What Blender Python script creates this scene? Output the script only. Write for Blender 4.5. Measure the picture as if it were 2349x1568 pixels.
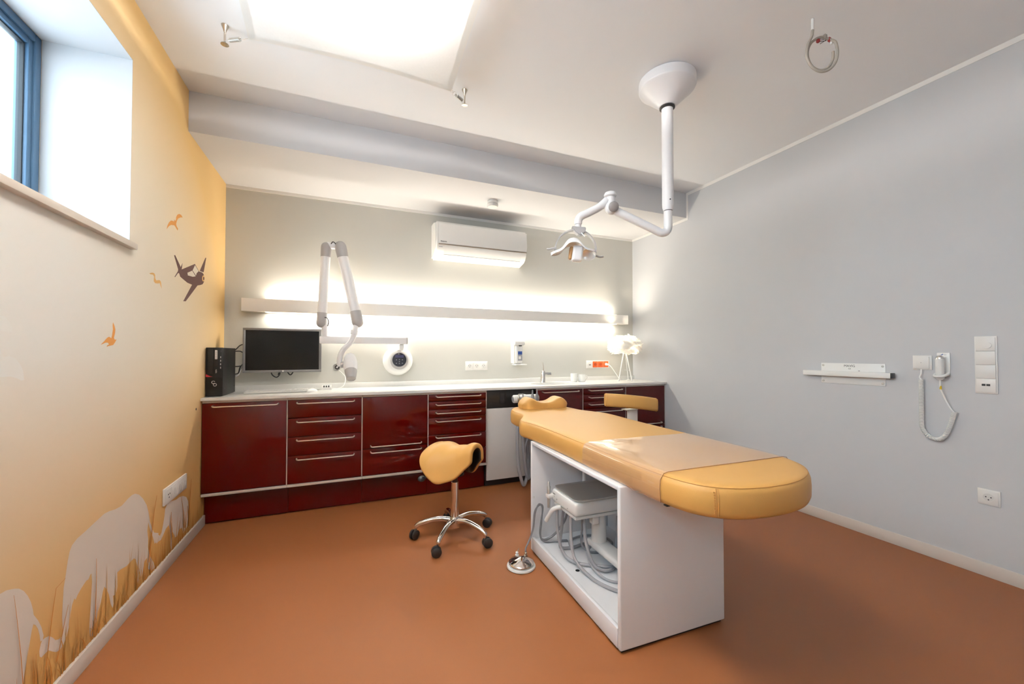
import bpy, bmesh, math, random
from mathutils import Vector, Matrix
from mathutils.geometry import tessellate_polygon
R = math.radians
random.seed(7)
for o in list(bpy.data.objects): bpy.data.objects.remove(o)
scene = bpy.context.scene
col = scene.collection

# ------------------------------------------------------------------ camera
cd = bpy.data.cameras.new('camera'); cam = bpy.data.objects.new('camera', cd); col.objects.link(cam)
cam.location = (0.9291, -3.8938, 1.2067)
cam.rotation_euler = (R(90 + 1.0384), 0, R(-22.6088))
cd.sensor_fit = 'HORIZONTAL'; cd.sensor_width = 36.0
cd.lens = 908.627 / 2349 * 36.0
cd.shift_y = 10.4046 / 2349
cd.clip_start = 0.03
scene.camera = cam
# ------------------------------------------------------------------ world (pale overcast daylight)
wd = bpy.data.worlds.new('world'); scene.world = wd; wd.use_nodes = True
bg = wd.node_tree.nodes['Background']
bg.inputs['Strength'].default_value = 9.0
_n = wd.node_tree
_tc = _n.nodes.new('ShaderNodeTexCoord'); _sx = _n.nodes.new('ShaderNodeSeparateXYZ'); _mr = _n.nodes.new('ShaderNodeMapRange'); _mx = _n.nodes.new('ShaderNodeMix'); _mx.data_type = 'RGBA'
_mr.inputs['From Min'].default_value = -0.02; _mr.inputs['From Max'].default_value = 0.02
_n.links.new(_tc.outputs['Generated'], _sx.inputs[0]); _n.links.new(_sx.outputs['Z'], _mr.inputs['Value']); _n.links.new(_mr.outputs['Result'], _mx.inputs['Factor'])
_mx.inputs[6].default_value = (0.60, 0.68, 0.76, 1); _mx.inputs[7].default_value = (0.72, 0.87, 1.0, 1)     # pale ground / overcast sky
_n.links.new(_mx.outputs[2], bg.inputs['Color'])
# ------------------------------------------------------------------ exposure
vs = scene.view_settings
vs.view_transform = 'Standard'; vs.look = 'None'; vs.exposure = 0.42; vs.gamma = 1.0; vs.use_curve_mapping = False
# lamp strengths, used where the lamps are built
SAIL_W = 125.0; SHELF_UP = 18.0; SHELF_DN = 17.0; LAMP_W = 34.0

# ------------------------------------------------------------------ room sizes
W = 4.1477; ZS = 2.6026; ZC = 2.8605; BD = 0.8405; YF = -5.1
HC = 0.90

# ------------------------------------------------------------------ materials
def mat(name, color, rough=0.5, metal=0.0, spec=0.5, coat=0.0, noise=0.0, nscale=20.0, bump=0.0, bscale=200.0, emit=None, estr=0.0, coat_rough=0.03, trans=0.0, alpha=1.0):
    m = bpy.data.materials.new(name); m.use_nodes = True
    nt = m.node_tree; b = nt.nodes['Principled BSDF']
    c = (color[0], color[1], color[2], 1)
    b.inputs['Base Color'].default_value = c
    b.inputs['Roughness'].default_value = rough; b.inputs['Metallic'].default_value = metal
    b.inputs['Specular IOR Level'].default_value = spec
    b.inputs['Coat Weight'].default_value = coat; b.inputs['Coat Roughness'].default_value = coat_rough
    b.inputs['Transmission Weight'].default_value = trans; b.inputs['Alpha'].default_value = alpha
    if emit: b.inputs['Emission Color'].default_value = (*emit, 1); b.inputs['Emission Strength'].default_value = estr
    tc = None
    if noise or bump:
        tc = nt.nodes.new('ShaderNodeTexCoord')
    if noise:
        n = nt.nodes.new('ShaderNodeTexNoise'); n.inputs['Scale'].default_value = nscale; n.inputs['Detail'].default_value = 5
        nt.links.new(tc.outputs['Object'], n.inputs['Vector'])
        mr = nt.nodes.new('ShaderNodeMapRange'); mr.inputs['To Min'].default_value = 1 - noise; mr.inputs['To Max'].default_value = 1 + noise
        nt.links.new(n.outputs['Fac'], mr.inputs['Value'])
        vm = nt.nodes.new('ShaderNodeVectorMath'); vm.operation = 'SCALE'; vm.inputs[0].default_value = color
        nt.links.new(mr.outputs['Result'], vm.inputs['Scale']); nt.links.new(vm.outputs['Vector'], b.inputs['Base Color'])
    if bump:
        n = nt.nodes.new('ShaderNodeTexNoise'); n.inputs['Scale'].default_value = bscale; n.inputs['Detail'].default_value = 3
        nt.links.new(tc.outputs['Object'], n.inputs['Vector'])
        bp = nt.nodes.new('ShaderNodeBump'); bp.inputs['Strength'].default_value = bump; bp.inputs['Distance'].default_value = 0.002
        nt.links.new(n.outputs['Fac'], bp.inputs['Height']); nt.links.new(bp.outputs['Normal'], b.inputs['Normal'])
    return m

M = {}
M['floor'] = mat('floor_linoleum', (0.250, 0.088, 0.029), 0.42, spec=0.35, noise=0.05, nscale=300, bump=0.25, bscale=700)
M['wall_back'] = mat('wall_paint_back', (0.580, 0.575, 0.535), 0.85, spec=0.2, noise=0.01, nscale=3, bump=0.05, bscale=400)
M['wall_right'] = mat('wall_paint_grey', (0.575, 0.582, 0.600), 0.85, spec=0.2, noise=0.01, nscale=3, bump=0.05, bscale=400)
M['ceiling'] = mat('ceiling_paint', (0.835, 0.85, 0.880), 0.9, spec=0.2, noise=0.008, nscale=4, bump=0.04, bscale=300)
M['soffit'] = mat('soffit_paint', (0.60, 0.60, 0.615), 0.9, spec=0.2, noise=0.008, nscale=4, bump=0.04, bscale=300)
M['white_paint'] = mat('white_paint', (0.84, 0.82, 0.79), 0.55, spec=0.4, noise=0.01)
M['baseboard'] = mat('baseboard_white', (0.66, 0.60, 0.55), 0.4, spec=0.4, noise=0.01)
M['red'] = mat('red_lacquer', (0.060, 0.0010, 0.0006), 0.05, spec=0.34, coat=0.0, noise=0.02, nscale=2)
M['dark'] = mat('dark_recess', (0.012, 0.009, 0.009), 0.7, noise=0.05)
M['alu'] = mat('brushed_aluminium', (0.72, 0.66, 0.60), 0.32, metal=0.85, noise=0.02, nscale=120)
M['rail'] = mat('pale_profile', (0.62, 0.57, 0.53), 0.35, metal=0.2, noise=0.01)
M['counter'] = mat('white_solid_surface', (0.73, 0.725, 0.70), 0.22, spec=0.5, noise=0.006, nscale=60)
M['black_panel'] = mat('black_panel', (0.018, 0.017, 0.016), 0.25, spec=0.5, noise=0.03)
M['appliance'] = mat('white_appliance', (0.66, 0.64, 0.62), 0.35, noise=0.01)
M['white_plastic'] = mat('white_plastic', (0.80, 0.795, 0.775), 0.32, noise=0.008)
M['white_enamel'] = mat('white_enamel', (0.84, 0.835, 0.85), 0.30, noise=0.008)
M['socket'] = mat('socket_plastic', (0.78, 0.76, 0.73), 0.35, noise=0.008)
M['socket_cup'] = mat('socket_cup', (0.70, 0.685, 0.66), 0.4, noise=0.008)
M['pin'] = mat('socket_hole', (0.015, 0.014, 0.014), 0.6, noise=0.02)
M['orange_plastic'] = mat('orange_plastic', (0.80, 0.125, 0.018), 0.4, noise=0.01)
M['orange_cup'] = mat('orange_socket_cup', (0.50, 0.065, 0.010), 0.5, noise=0.01)
M['grey_dark'] = mat('dark_grey_plastic', (0.215, 0.195, 0.195), 0.35, noise=0.01)
M['grey_plastic'] = mat('grey_plastic', (0.40, 0.385, 0.385), 0.35, noise=0.01)
M['bezel'] = mat('monitor_bezel', (0.22, 0.215, 0.22), 0.35, metal=0.3, noise=0.02)
M['screen'] = mat('monitor_screen', (0.0045, 0.0042, 0.0045), 0.18, spec=0.2, noise=0.02)
M['pc_black'] = mat('pc_black', (0.0075, 0.007, 0.0065), 0.42, spec=0.25, noise=0.05, bump=0.05, bscale=900)
M['pc_side'] = mat('pc_case', (0.013, 0.012, 0.011), 0.38, spec=0.3, noise=0.04, bump=0.05, bscale=900)
M['pc_red'] = mat('pc_red', (0.45, 0.015, 0.03), 0.4, noise=0.02)
M['print_white'] = mat('white_print', (0.80, 0.78, 0.74), 0.5, noise=0.01)
M['print_dark'] = mat('dark_print', (0.05, 0.048, 0.046), 0.5, noise=0.02)
M['leather'] = mat('orange_leather', (0.585, 0.318, 0.088), 0.42, spec=0.4, noise=0.03, nscale=12, bump=0.16, bscale=420)
M['seam'] = mat('seam_thread', (0.55, 0.27, 0.07), 0.6, noise=0.03)
M['seam_dark'] = mat('dark_seam', (0.22, 0.10, 0.04), 0.6, noise=0.03)  # dark brown for the edge line of the vinyl cover
M['chrome'] = mat('polished_chrome', (0.78, 0.75, 0.72), 0.10, metal=1.0, noise=0.01)
M['steel'] = mat('brushed_steel', (0.62, 0.61, 0.58), 0.36, metal=0.75, noise=0.03, nscale=150)
M['nickel'] = mat('satin_nickel', (0.52, 0.47, 0.40), 0.25, metal=1.0, noise=0.02)
M['brass'] = mat('brass', (0.40, 0.27, 0.10), 0.3, metal=1.0, noise=0.03)
M['rubber'] = mat('black_rubber', (0.014, 0.013, 0.013), 0.45, noise=0.05)
M['black_plastic'] = mat('black_plastic', (0.016, 0.015, 0.015), 0.3, noise=0.05)
M['lever'] = mat('smoky_knob', (0.035, 0.045, 0.055), 0.18, noise=0.05)
M['hose'] = mat('grey_hose', (0.33, 0.33, 0.35), 0.42, noise=0.03)
M['hose_dark'] = mat('dark_grey_hose', (0.20, 0.20, 0.215), 0.45, noise=0.03)
M['cable_grey'] = mat('grey_cable', (0.36, 0.325, 0.28), 0.5, noise=0.03)
M['terminal_red'] = mat('terminal_red', (0.30, 0.022, 0.02), 0.4, noise=0.03)
M['yellow_tape'] = mat('yellow_tape', (0.72, 0.52, 0.02), 0.5, noise=0.02)
M['blue_print'] = mat('blue_print', (0.03, 0.08, 0.30), 0.4, noise=0.02)
M['grey_print'] = mat('grey_print', (0.30, 0.31, 0.34), 0.4, noise=0.05, nscale=180)
M['lcd'] = mat('lcd_blue', (0.055, 0.06, 0.15), 0.3, noise=0.02)
M['navy_panel'] = mat('navy_panel', (0.018, 0.021, 0.032), 0.3, noise=0.02)
M['frame_blue'] = mat('window_frame_paint', (0.055, 0.120, 0.205), 0.4, noise=0.01)
M['gasket'] = mat('gasket', (0.02, 0.025, 0.03), 0.6, noise=0.02)
M['sill'] = mat('window_sill_stone', (0.66, 0.585, 0.51), 0.4, noise=0.02, nscale=30)
M['reveal'] = mat('reveal_paint', (0.47, 0.485, 0.50), 0.8, noise=0.006)
M['porcelain'] = mat('porcelain', (0.82, 0.82, 0.80), 0.15, noise=0.005)
M['reflector'] = mat('mirror_reflector', (0.92, 0.90, 0.86), 0.22, metal=0.55, noise=0.01)
M['amber'] = mat('amber_bulb_housing', (0.42, 0.22, 0.08), 0.35, noise=0.03)
M['ac_line'] = mat('ac_bronze_line', (0.22, 0.15, 0.09), 0.4, noise=0.02)
# mural prints
M['p_white'] = mat('mural_white_print', (0.665, 0.59, 0.525), 0.8, spec=0.2, noise=0.01)
M['p_cloud'] = mat('mural_cloud_print', (0.80, 0.79, 0.755), 0.8, spec=0.2, noise=0.01)
M['p_bird'] = mat('mural_orange_print', (0.70, 0.31, 0.085), 0.8, spec=0.2, noise=0.02)
M['p_bird2'] = mat('mural_light_orange_print', (0.76, 0.45, 0.17), 0.8, spec=0.2, noise=0.02)
M['p_plane'] = mat('mural_brown_print', (0.135, 0.070, 0.060), 0.8, spec=0.2, noise=0.04)
M['p_cream'] = mat('mural_cream_print', (0.74, 0.66, 0.55), 0.8, spec=0.2, noise=0.01)
M['p_grass'] = mat('mural_grass_print', (0.50, 0.20, 0.038), 0.8, spec=0.2, noise=0.10, nscale=25)
M['p_grass2'] = mat('mural_soft_grass_print', (0.56, 0.305, 0.095), 0.8, spec=0.2, noise=0.12, nscale=18)

def glass_mat(name, tint, fac, rough=0.0, diff=0.0):
    m = bpy.data.materials.new(name); m.use_nodes = True; nt = m.node_tree
    for n in list(nt.nodes):
        if n.type != 'OUTPUT_MATERIAL': nt.nodes.remove(n)
    out = [n for n in nt.nodes if n.type == 'OUTPUT_MATERIAL'][0]
    t = nt.nodes.new('ShaderNodeBsdfTransparent'); t.inputs['Color'].default_value = (*tint, 1)
    g = nt.nodes.new('ShaderNodeBsdfGlossy'); g.inputs['Roughness'].default_value = rough; g.inputs['Color'].default_value = (1, 1, 1, 1)
    f = nt.nodes.new('ShaderNodeFresnel'); f.inputs['IOR'].default_value = fac
    mx = nt.nodes.new('ShaderNodeMixShader')
    ge = nt.nodes.new('ShaderNodeNewGeometry'); iv = nt.nodes.new('ShaderNodeMath'); iv.operation = 'SUBTRACT'; iv.inputs[0].default_value = 1.0
    ml = nt.nodes.new('ShaderNodeMath'); ml.operation = 'MULTIPLY'      # mirror only at the outer side of each face
    nt.links.new(ge.outputs['Backfacing'], iv.inputs[1]); nt.links.new(iv.outputs[0], ml.inputs[0]); nt.links.new(f.outputs['Fac'], ml.inputs[1])
    nt.links.new(ml.outputs[0], mx.inputs['Fac'])
    src = t
    if diff:
        d = nt.nodes.new('ShaderNodeBsdfDiffuse'); d.inputs['Color'].default_value = (0.80, 0.76, 0.72, 1)
        m2 = nt.nodes.new('ShaderNodeMixShader'); m2.inputs['Fac'].default_value = diff
        nt.links.new(t.outputs[0], m2.inputs[1]); nt.links.new(d.outputs[0], m2.inputs[2]); src = m2
    nt.links.new(src.outputs[0], mx.inputs[1]); nt.links.new(g.outputs[0], mx.inputs[2])
    nt.links.new(mx.outputs[0], out.inputs['Surface'])
    return m
M['glass'] = glass_mat('window_glass', (0.93, 0.96, 0.97), 1.35)
M['vinyl'] = glass_mat('clear_vinyl', (0.97, 0.94, 0.93), 1.85, rough=0.08, diff=0.13)

def translucent_mat(name, c, mix=0.5):
    m = bpy.data.materials.new(name); m.use_nodes = True; nt = m.node_tree
    for n in list(nt.nodes):
        if n.type != 'OUTPUT_MATERIAL': nt.nodes.remove(n)
    out = [n for n in nt.nodes if n.type == 'OUTPUT_MATERIAL'][0]
    t = nt.nodes.new('ShaderNodeBsdfTranslucent'); d = nt.nodes.new('ShaderNodeBsdfDiffuse'); mx = nt.nodes.new('ShaderNodeMixShader')
    nz = nt.nodes.new('ShaderNodeTexNoise'); nz.inputs['Scale'].default_value = 90
    rm = nt.nodes.new('ShaderNodeMapRange'); rm.inputs['To Min'].default_value = 0.97; rm.inputs['To Max'].default_value = 1.03
    vm = nt.nodes.new('ShaderNodeVectorMath'); vm.operation = 'SCALE'; vm.inputs[0].default_value = c
    nt.links.new(nz.outputs['Fac'], rm.inputs['Value']); nt.links.new(rm.outputs['Result'], vm.inputs['Scale'])
    nt.links.new(vm.outputs['Vector'], t.inputs['Color']); nt.links.new(vm.outputs['Vector'], d.inputs['Color'])
    mx.inputs['Fac'].default_value = mix
    nt.links.new(d.outputs[0], mx.inputs[1]); nt.links.new(t.outputs[0], mx.inputs[2]); nt.links.new(mx.outputs[0], out.inputs['Surface'])
    return m
M['sail'] = translucent_mat('sail_fabric', (0.86, 0.85, 0.83), 0.5)
M['feather'] = translucent_mat('white_feather', (0.96, 0.95, 0.93), 0.62)
M['diffuser'] = mat('led_diffuser', (0.85, 0.82, 0.75), 0.5, noise=0.005, emit=(1.0, 0.86, 0.66), estr=2.0)
M['bulb'] = mat('bulb_glass', (0.9, 0.85, 0.75), 0.4, noise=0.005, emit=(1.0, 0.80, 0.55), estr=6.0)
M['tube'] = mat('lamp_tube_glass', (0.9, 0.9, 0.9), 0.4, noise=0.005, emit=(1.0, 0.97, 0.93), estr=12.0)

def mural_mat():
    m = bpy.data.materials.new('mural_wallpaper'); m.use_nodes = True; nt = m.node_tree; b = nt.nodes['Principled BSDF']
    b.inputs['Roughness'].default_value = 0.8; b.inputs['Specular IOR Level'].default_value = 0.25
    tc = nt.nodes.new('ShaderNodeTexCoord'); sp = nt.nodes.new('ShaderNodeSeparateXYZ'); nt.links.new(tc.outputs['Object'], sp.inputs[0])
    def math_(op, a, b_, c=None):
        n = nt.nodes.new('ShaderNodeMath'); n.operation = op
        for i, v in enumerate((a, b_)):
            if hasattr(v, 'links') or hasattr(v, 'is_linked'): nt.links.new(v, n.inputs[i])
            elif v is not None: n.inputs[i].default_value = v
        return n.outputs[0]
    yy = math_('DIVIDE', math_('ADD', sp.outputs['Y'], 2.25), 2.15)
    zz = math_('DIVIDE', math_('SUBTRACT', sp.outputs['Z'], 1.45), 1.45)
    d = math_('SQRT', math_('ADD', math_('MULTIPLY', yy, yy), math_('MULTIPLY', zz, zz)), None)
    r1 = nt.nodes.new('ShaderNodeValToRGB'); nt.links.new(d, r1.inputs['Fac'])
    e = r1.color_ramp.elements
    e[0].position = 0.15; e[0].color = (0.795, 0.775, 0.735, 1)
    e[1].position = 1.15; e[1].color = (0.81, 0.54, 0.235, 1)  # print colours; orange outer end also has warm bounced light painted in
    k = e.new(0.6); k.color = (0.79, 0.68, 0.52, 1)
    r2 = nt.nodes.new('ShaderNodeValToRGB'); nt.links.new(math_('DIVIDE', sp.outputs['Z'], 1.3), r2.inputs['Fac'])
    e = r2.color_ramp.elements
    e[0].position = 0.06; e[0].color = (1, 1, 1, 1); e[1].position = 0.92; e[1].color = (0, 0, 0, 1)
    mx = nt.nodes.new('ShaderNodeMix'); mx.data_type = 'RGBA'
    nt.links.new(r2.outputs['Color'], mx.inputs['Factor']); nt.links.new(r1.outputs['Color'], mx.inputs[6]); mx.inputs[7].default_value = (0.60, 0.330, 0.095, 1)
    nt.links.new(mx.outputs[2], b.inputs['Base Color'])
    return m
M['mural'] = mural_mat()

# ------------------------------------------------------------------ mesh helpers
def box(bm, x0, x1, y0, y1, z0, z1, bev=0.0, seg=2):
    vs_ = bmesh.ops.create_cube(bm, size=1.0)['verts']
    for v in vs_:
        v.co = Vector(((x0 + x1) / 2 + v.co.x * (x1 - x0), (y0 + y1) / 2 + v.co.y * (y1 - y0), (z0 + z1) / 2 + v.co.z * (z1 - z0)))
    if bev > 0:
        es = list({e for v in vs_ for e in v.link_edges})
        bmesh.ops.bevel(bm, geom=es, offset=bev, segments=seg, affect='EDGES', profile=0.5)
    return bm
def basis(d):
    d = Vector(d).normalized(); a = Vector((0, 0, 1)) if abs(d.z) < 0.95 else Vector((1, 0, 0))
    u = d.cross(a).normalized(); v = d.cross(u).normalized(); return u, v
def cyl(bm, p0, p1, r0, r1=None, seg=20, caps=True):
    p0, p1 = Vector(p0), Vector(p1); r1 = r0 if r1 is None else r1
    u, v = basis(p1 - p0); rings = []
    for p, r in ((p0, r0), (p1, r1)):
        rings.append([bm.verts.new(p + (u * math.cos(2 * math.pi * i / seg) + v * math.sin(2 * math.pi * i / seg)) * r) for i in range(seg)])
    for i in range(seg):
        j = (i + 1) % seg; bm.faces.new((rings[0][i], rings[0][j], rings[1][j], rings[1][i]))
    if caps:
        bm.faces.new(rings[0][::-1]); bm.faces.new(rings[1])
    return bm
def lathe(bm, prof, origin=(0, 0, 0), axis=(0, 0, 1), seg=28, sx=1.0, sy=1.0, u=None):
    # prof: list of (radius, height along axis)
    o = Vector(origin); a = Vector(axis).normalized()
    if u is None: u, v = basis(a)
    else: u = Vector(u); v = a.cross(u).normalized()
    rings = []
    for r, h in prof:
        if r < 1e-6: rings.append([bm.verts.new(o + a * h)])
        else: rings.append([bm.verts.new(o + a * h + u * (r * sx * math.cos(2 * math.pi * i / seg)) + v * (r * sy * math.sin(2 * math.pi * i / seg))) for i in range(seg)])
    for A, B in zip(rings[:-1], rings[1:]):
        for i in range(seg):
            j = (i + 1) % seg
            if len(A) == 1 and len(B) == 1: continue
            if len(A) == 1: bm.faces.new((A[0], B[j], B[i]))
            elif len(B) == 1: bm.faces.new((A[i], A[j], B[0]))
            else: bm.faces.new((A[i], A[j], B[j], B[i]))
    if len(rings[0]) > 1: bm.faces.new(rings[0][::-1])
    if len(rings[-1]) > 1: bm.faces.new(rings[-1])
    return bm
def ell(bm, c, rx, ry, rz, seg=24, rings=14):
    prof = [(math.sin(math.pi * i / rings), -math.cos(math.pi * i / rings)) for i in range(rings + 1)]
    prof[0] = (0, -1); prof[-1] = (0, 1)
    n0 = len(bm.verts); lathe(bm, prof, (0, 0, 0), (0, 0, 1), seg, u=(1, 0, 0))
    bm.verts.ensure_lookup_table()
    for v in bm.verts[n0:]: v.co = Vector((c[0] + v.co.x * rx, c[1] + v.co.y * ry, c[2] + v.co.z * rz))
    return bm
def spline(pts, n=8, closed=False):
    P = [Vector(p) for p in pts]; out = []; N = len(P)
    rng = range(N if closed else N - 1)
    for i in rng:
        p0 = P[(i - 1) % N] if closed or i > 0 else P[0] * 2 - P[1]
        p1 = P[i]; p2 = P[(i + 1) % N]
        p3 = P[(i + 2) % N] if closed or i + 2 < N else P[-1] * 2 - P[-2]
        for k in range(n):
            t = k / n
            out.append(0.5 * ((2 * p1) + (p2 - p0) * t + (2 * p0 - 5 * p1 + 4 * p2 - p3) * t * t + (3 * p1 - p0 - 3 * p2 + p3) * t ** 3))
    if not closed: out.append(P[-1])
    return out
def tube(bm, pts, r, seg=10, closed=False, caps=True):
    P = [Vector(p) for p in pts]; N = len(P)
    rr = r if isinstance(r, (list, tuple)) else [r] * N
    T = []
    for i in range(N):
        a = P[(i - 1) % N] if closed or i > 0 else P[i]; b = P[(i + 1) % N] if closed or i < N - 1 else P[i]
        T.append((b - a).normalized())
    u, v = basis(T[0]); rings = []
    for i in range(N):
        t = T[i]; u = (u - t * u.dot(t))
        if u.length < 1e-6: u, _ = basis(t)
        u.normalize(); v = t.cross(u)
        rings.append([bm.verts.new(P[i] + (u * math.cos(2 * math.pi * k / seg) + v * math.sin(2 * math.pi * k / seg)) * rr[i]) for k in range(seg)])
    pairs = list(zip(range(N - 1), range(1, N))) + ([(N - 1, 0)] if closed else [])
    for i, j in pairs:
        for k in range(seg):
            l = (k + 1) % seg
            bm.faces.new((rings[i][k], rings[i][l], rings[j][l], rings[j][k]))
    if caps and not closed:
        bm.faces.new(rings[0][::-1]); bm.faces.new(rings[-1])
    return bm
def prism(bm, poly, fr, depth):
    # poly 2D in frame fr (Matrix), extruded along frame z by depth
    a = [bm.verts.new(fr @ Vector((p[0], p[1], 0))) for p in poly]
    b = [bm.verts.new(fr @ Vector((p[0], p[1], depth))) for p in poly]
    n = len(a)
    f1 = bm.faces.new(a[::-1]); f2 = bm.faces.new(b)
    for i in range(n):
        j = (i + 1) % n; bm.faces.new((a[i], a[j], b[j], b[i]))
    return bm
def frame(o, x, y):
    x = Vector(x).normalized(); y = Vector(y).normalized(); z = x.cross(y)
    m = Matrix((x, y, z)).transposed().to_4x4(); m.translation = Vector(o); return m
def B(): return bmesh.new()
def finish(bm, ang=38):
    bmesh.ops.remove_doubles(bm, verts=bm.verts, dist=1e-6)
    bmesh.ops.recalc_face_normals(bm, faces=bm.faces)
    th = math.radians(ang)
    for f in bm.faces: f.smooth = True
    for e in bm.edges:
        e.smooth = (len(e.link_faces) == 2 and e.calc_face_angle(0) < th)
def wm(o):
    m = o.matrix_basis.copy()
    while o.parent: o = o.parent; m = o.matrix_basis @ m
    return m
def obj(name, bm, m, parent=None, label=None, ang=38, world=True, kind=None):
    """link a bmesh (given in world coordinates) as one object under parent"""
    finish(bm, ang)
    if parent is not None and world: bm.transform(wm(parent).inverted())
    me = bpy.data.meshes.new(name); bm.to_mesh(me); bm.free()
    me.materials.append(M[m] if isinstance(m, str) else m)
    o = bpy.data.objects.new(name, me); col.objects.link(o)
    if parent is not None: o.parent = parent
    if label: o['label'] = label
    if kind: o['kind'] = kind
    return o
def thing(name, label, cat, loc, rz=0.0, group=None):
    o = bpy.data.objects.new(name, None); col.objects.link(o); o.empty_display_size = 0.05
    o.location = loc; o.rotation_euler = (0, 0, rz); o['label'] = label; o['category'] = cat
    if group: o['group'] = group
    return o
def tag(o, label, cat, group=None):
    o['label'] = label; o['category'] = cat
    if group: o['group'] = group
    return o
def struct(name, bm, m, parent=None, label=None):
    o = obj(name, bm, m, parent, label); o['kind'] = 'structure'; return o
def text(name, s, size, fr, m, parent, depth=0.0006, bold=0.0, sx=1.0, align='LEFT'):
    cu = bpy.data.curves.new(name, 'FONT'); cu.body = s; cu.size = size; cu.extrude = depth; cu.offset = bold; cu.align_x = align
    to = bpy.data.objects.new(name + '_tmp', cu); col.objects.link(to)
    bpy.context.view_layer.update()
    me = bpy.data.meshes.new_from_object(to.evaluated_get(bpy.context.evaluated_depsgraph_get()))
    bpy.data.objects.remove(to); bpy.data.curves.remove(cu)
    bm = B(); bm.from_mesh(me); bpy.data.meshes.remove(me)
    bm.transform(Matrix.Diagonal((sx, 1, 1, 1))); bm.transform(fr)
    return obj(name, bm, m, parent)
def light_area(name, loc, rot, sx, sy, power, color, parent=None, spread=None):
    l = bpy.data.lights.new(name, 'AREA'); l.shape = 'RECTANGLE'; l.size = sx; l.size_y = sy; l.energy = power; l.color = color
    if spread: l.spread = spread
    o = bpy.data.objects.new(name, l); col.objects.link(o)
    if parent is not None:
        o.parent = parent; o.matrix_basis = wm(parent).inverted() @ (Matrix.Translation(loc) @ Matrix.Rotation(rot[0], 4, 'X') @ Matrix.Rotation(rot[1], 4, 'Y'))
    else: o.location = loc; o.rotation_euler = rot
    return o

# ================================================================== STRUCTURE
struct('floor', box(B(), -0.4, W + 0.2, YF - 0.2, 0.2, -0.1, 0.0), 'floor')
struct('ceiling', box(B(), -0.4, W + 0.2, YF - 0.2, 0.2, ZC, ZC + 0.15), 'ceiling')
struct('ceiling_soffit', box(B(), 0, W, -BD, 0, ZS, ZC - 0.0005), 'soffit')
struct('wall_back', box(B(), -0.4, W + 0.2, 0, 0.2, 0, ZC), 'wall_back')
struct('wall_right', box(B(), W, W + 0.2, YF, 0, 0, ZC), 'wall_right')
struct('wall_front', box(B(), -0.4, W + 0.2, YF - 0.2, YF, 0, ZC), 'white_paint')
WINS = [(-3.05, -1.537), (-4.95, -3.45)]; WZ0, WZ1 = 1.715, 2.572  # second window is an unseen addition for fill daylight
bm = B()
box(bm, -0.40, 0, YF, 0, 0, 1.690); box(bm, -0.40, 0, YF, 0, WZ1, ZC)
box(bm, -0.40, 0, YF, -4.95, 1.690, WZ1); box(bm, -0.40, 0, -3.45, -3.05, 1.690, WZ1); box(bm, -0.40, 0, -1.537, 0, 1.690, WZ1)
wall_left = struct('wall_left', bm, 'mural', label='wall with a warm cream to orange savanna mural and high windows, the one behind the camera added unseen for daylight')
# baseboards
struct('baseboard_left', box(B(), 0, 0.013, YF, -0.46, 0.0, 0.071, 0.002), 'baseboard')
struct('baseboard_right', box(B(), W - 0.013, W, YF, -0.56, 0.0, 0.071, 0.002), 'baseboard')
struct('baseboard_front', box(B(), 0.013, W - 0.013, YF, YF + 0.013, 0.0, 0.071, 0.002), 'baseboard')
# painted white edge strips along right wall, soffit and back wall
T = 0.003
struct('trim_1', box(B(), W - T, W, YF, -BD - 0.0, ZC - 0.030, ZC - 0.0005), 'white_paint')
struct('trim_2', box(B(), W - T, W, -BD - 0.022, -BD, ZS - 0.026, ZC - 0.030), 'white_paint')
struct('trim_3', box(B(), W - T, W, -BD, 0, ZS - 0.026, ZS - 0.0005), 'white_paint')
struct('trim_4', box(B(), 0.0, W - T, -T, 0, ZS - 0.026, ZS - 0.0005), 'white_paint')
# ------------------------------------------------ window
def ring_frame(bm, x0, x1, ya, yb, za, zb, w, bev=0.004):
    box(bm, x0, x1, ya, ya + w, za, zb, bev); box(bm, x0, x1, yb - w, yb, za, zb, bev)
    box(bm, x0, x1, ya + w, yb - w, zb - w, zb, bev); box(bm, x0, x1, ya + w, yb - w, za, za + w, bev)
    return bm
e_ = 0.002
for k, (WY0, WY1) in enumerate(WINS):
    win = bpy.data.objects.new('window_%d' % (k + 1), None); col.objects.link(win); win.location = (-0.31, (WY0 + WY1) / 2, WZ0); win['kind'] = 'structure'
    bm = B(); box(bm, -0.305, 0.0, WY1 - e_, WY1, WZ0, WZ1); box(bm, -0.305, 0.0, WY0, WY0 + e_, WZ0, WZ1); box(bm, -0.305, 0.0, WY0 + e_, WY1 - e_, WZ1 - e_, WZ1)
    obj('reveal_lining', bm, 'reveal', win)
    obj('window_sill', box(B(), -0.305, 0.028, WY0 - 0.006, WY1 + 0.008, 1.688, 1.716, 0.004), 'sill', win)
    obj('window_frame', ring_frame(B(), -0.365, -0.305, WY0 + e_, WY1 - e_, 1.716, WZ1 - e_, 0.036), 'frame_blue', win)
    obj('window_sash', ring_frame(B(), -0.358, -0.312, WY0 + 0.0385, WY1 - 0.0385, 1.7525, WZ1 - 0.0385, 0.026), 'frame_blue', win)
    obj('glazing_bead', ring_frame(B(), -0.345, -0.324, WY0 + 0.065, WY1 - 0.065, 1.779, WZ1 - 0.065, 0.006, 0.001), 'gasket', win)
    obj('pane', box(B(), -0.337, -0.333, WY0 + 0.0712, WY1 - 0.0712, 1.7852, WZ1 - 0.0712), 'glass', win)
    pl = bpy.data.lights.new('window_portal', 'AREA'); pl.shape = 'RECTANGLE'; pl.size = 0.84; pl.size_y = 1.5; pl.cycles.is_portal = True
    po = bpy.data.objects.new('window_portal', pl); col.objects.link(po); po.location = (-0.39, (WY0 + WY1) / 2, 2.14); po.rotation_euler = (0, R(-90), 0)

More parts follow.
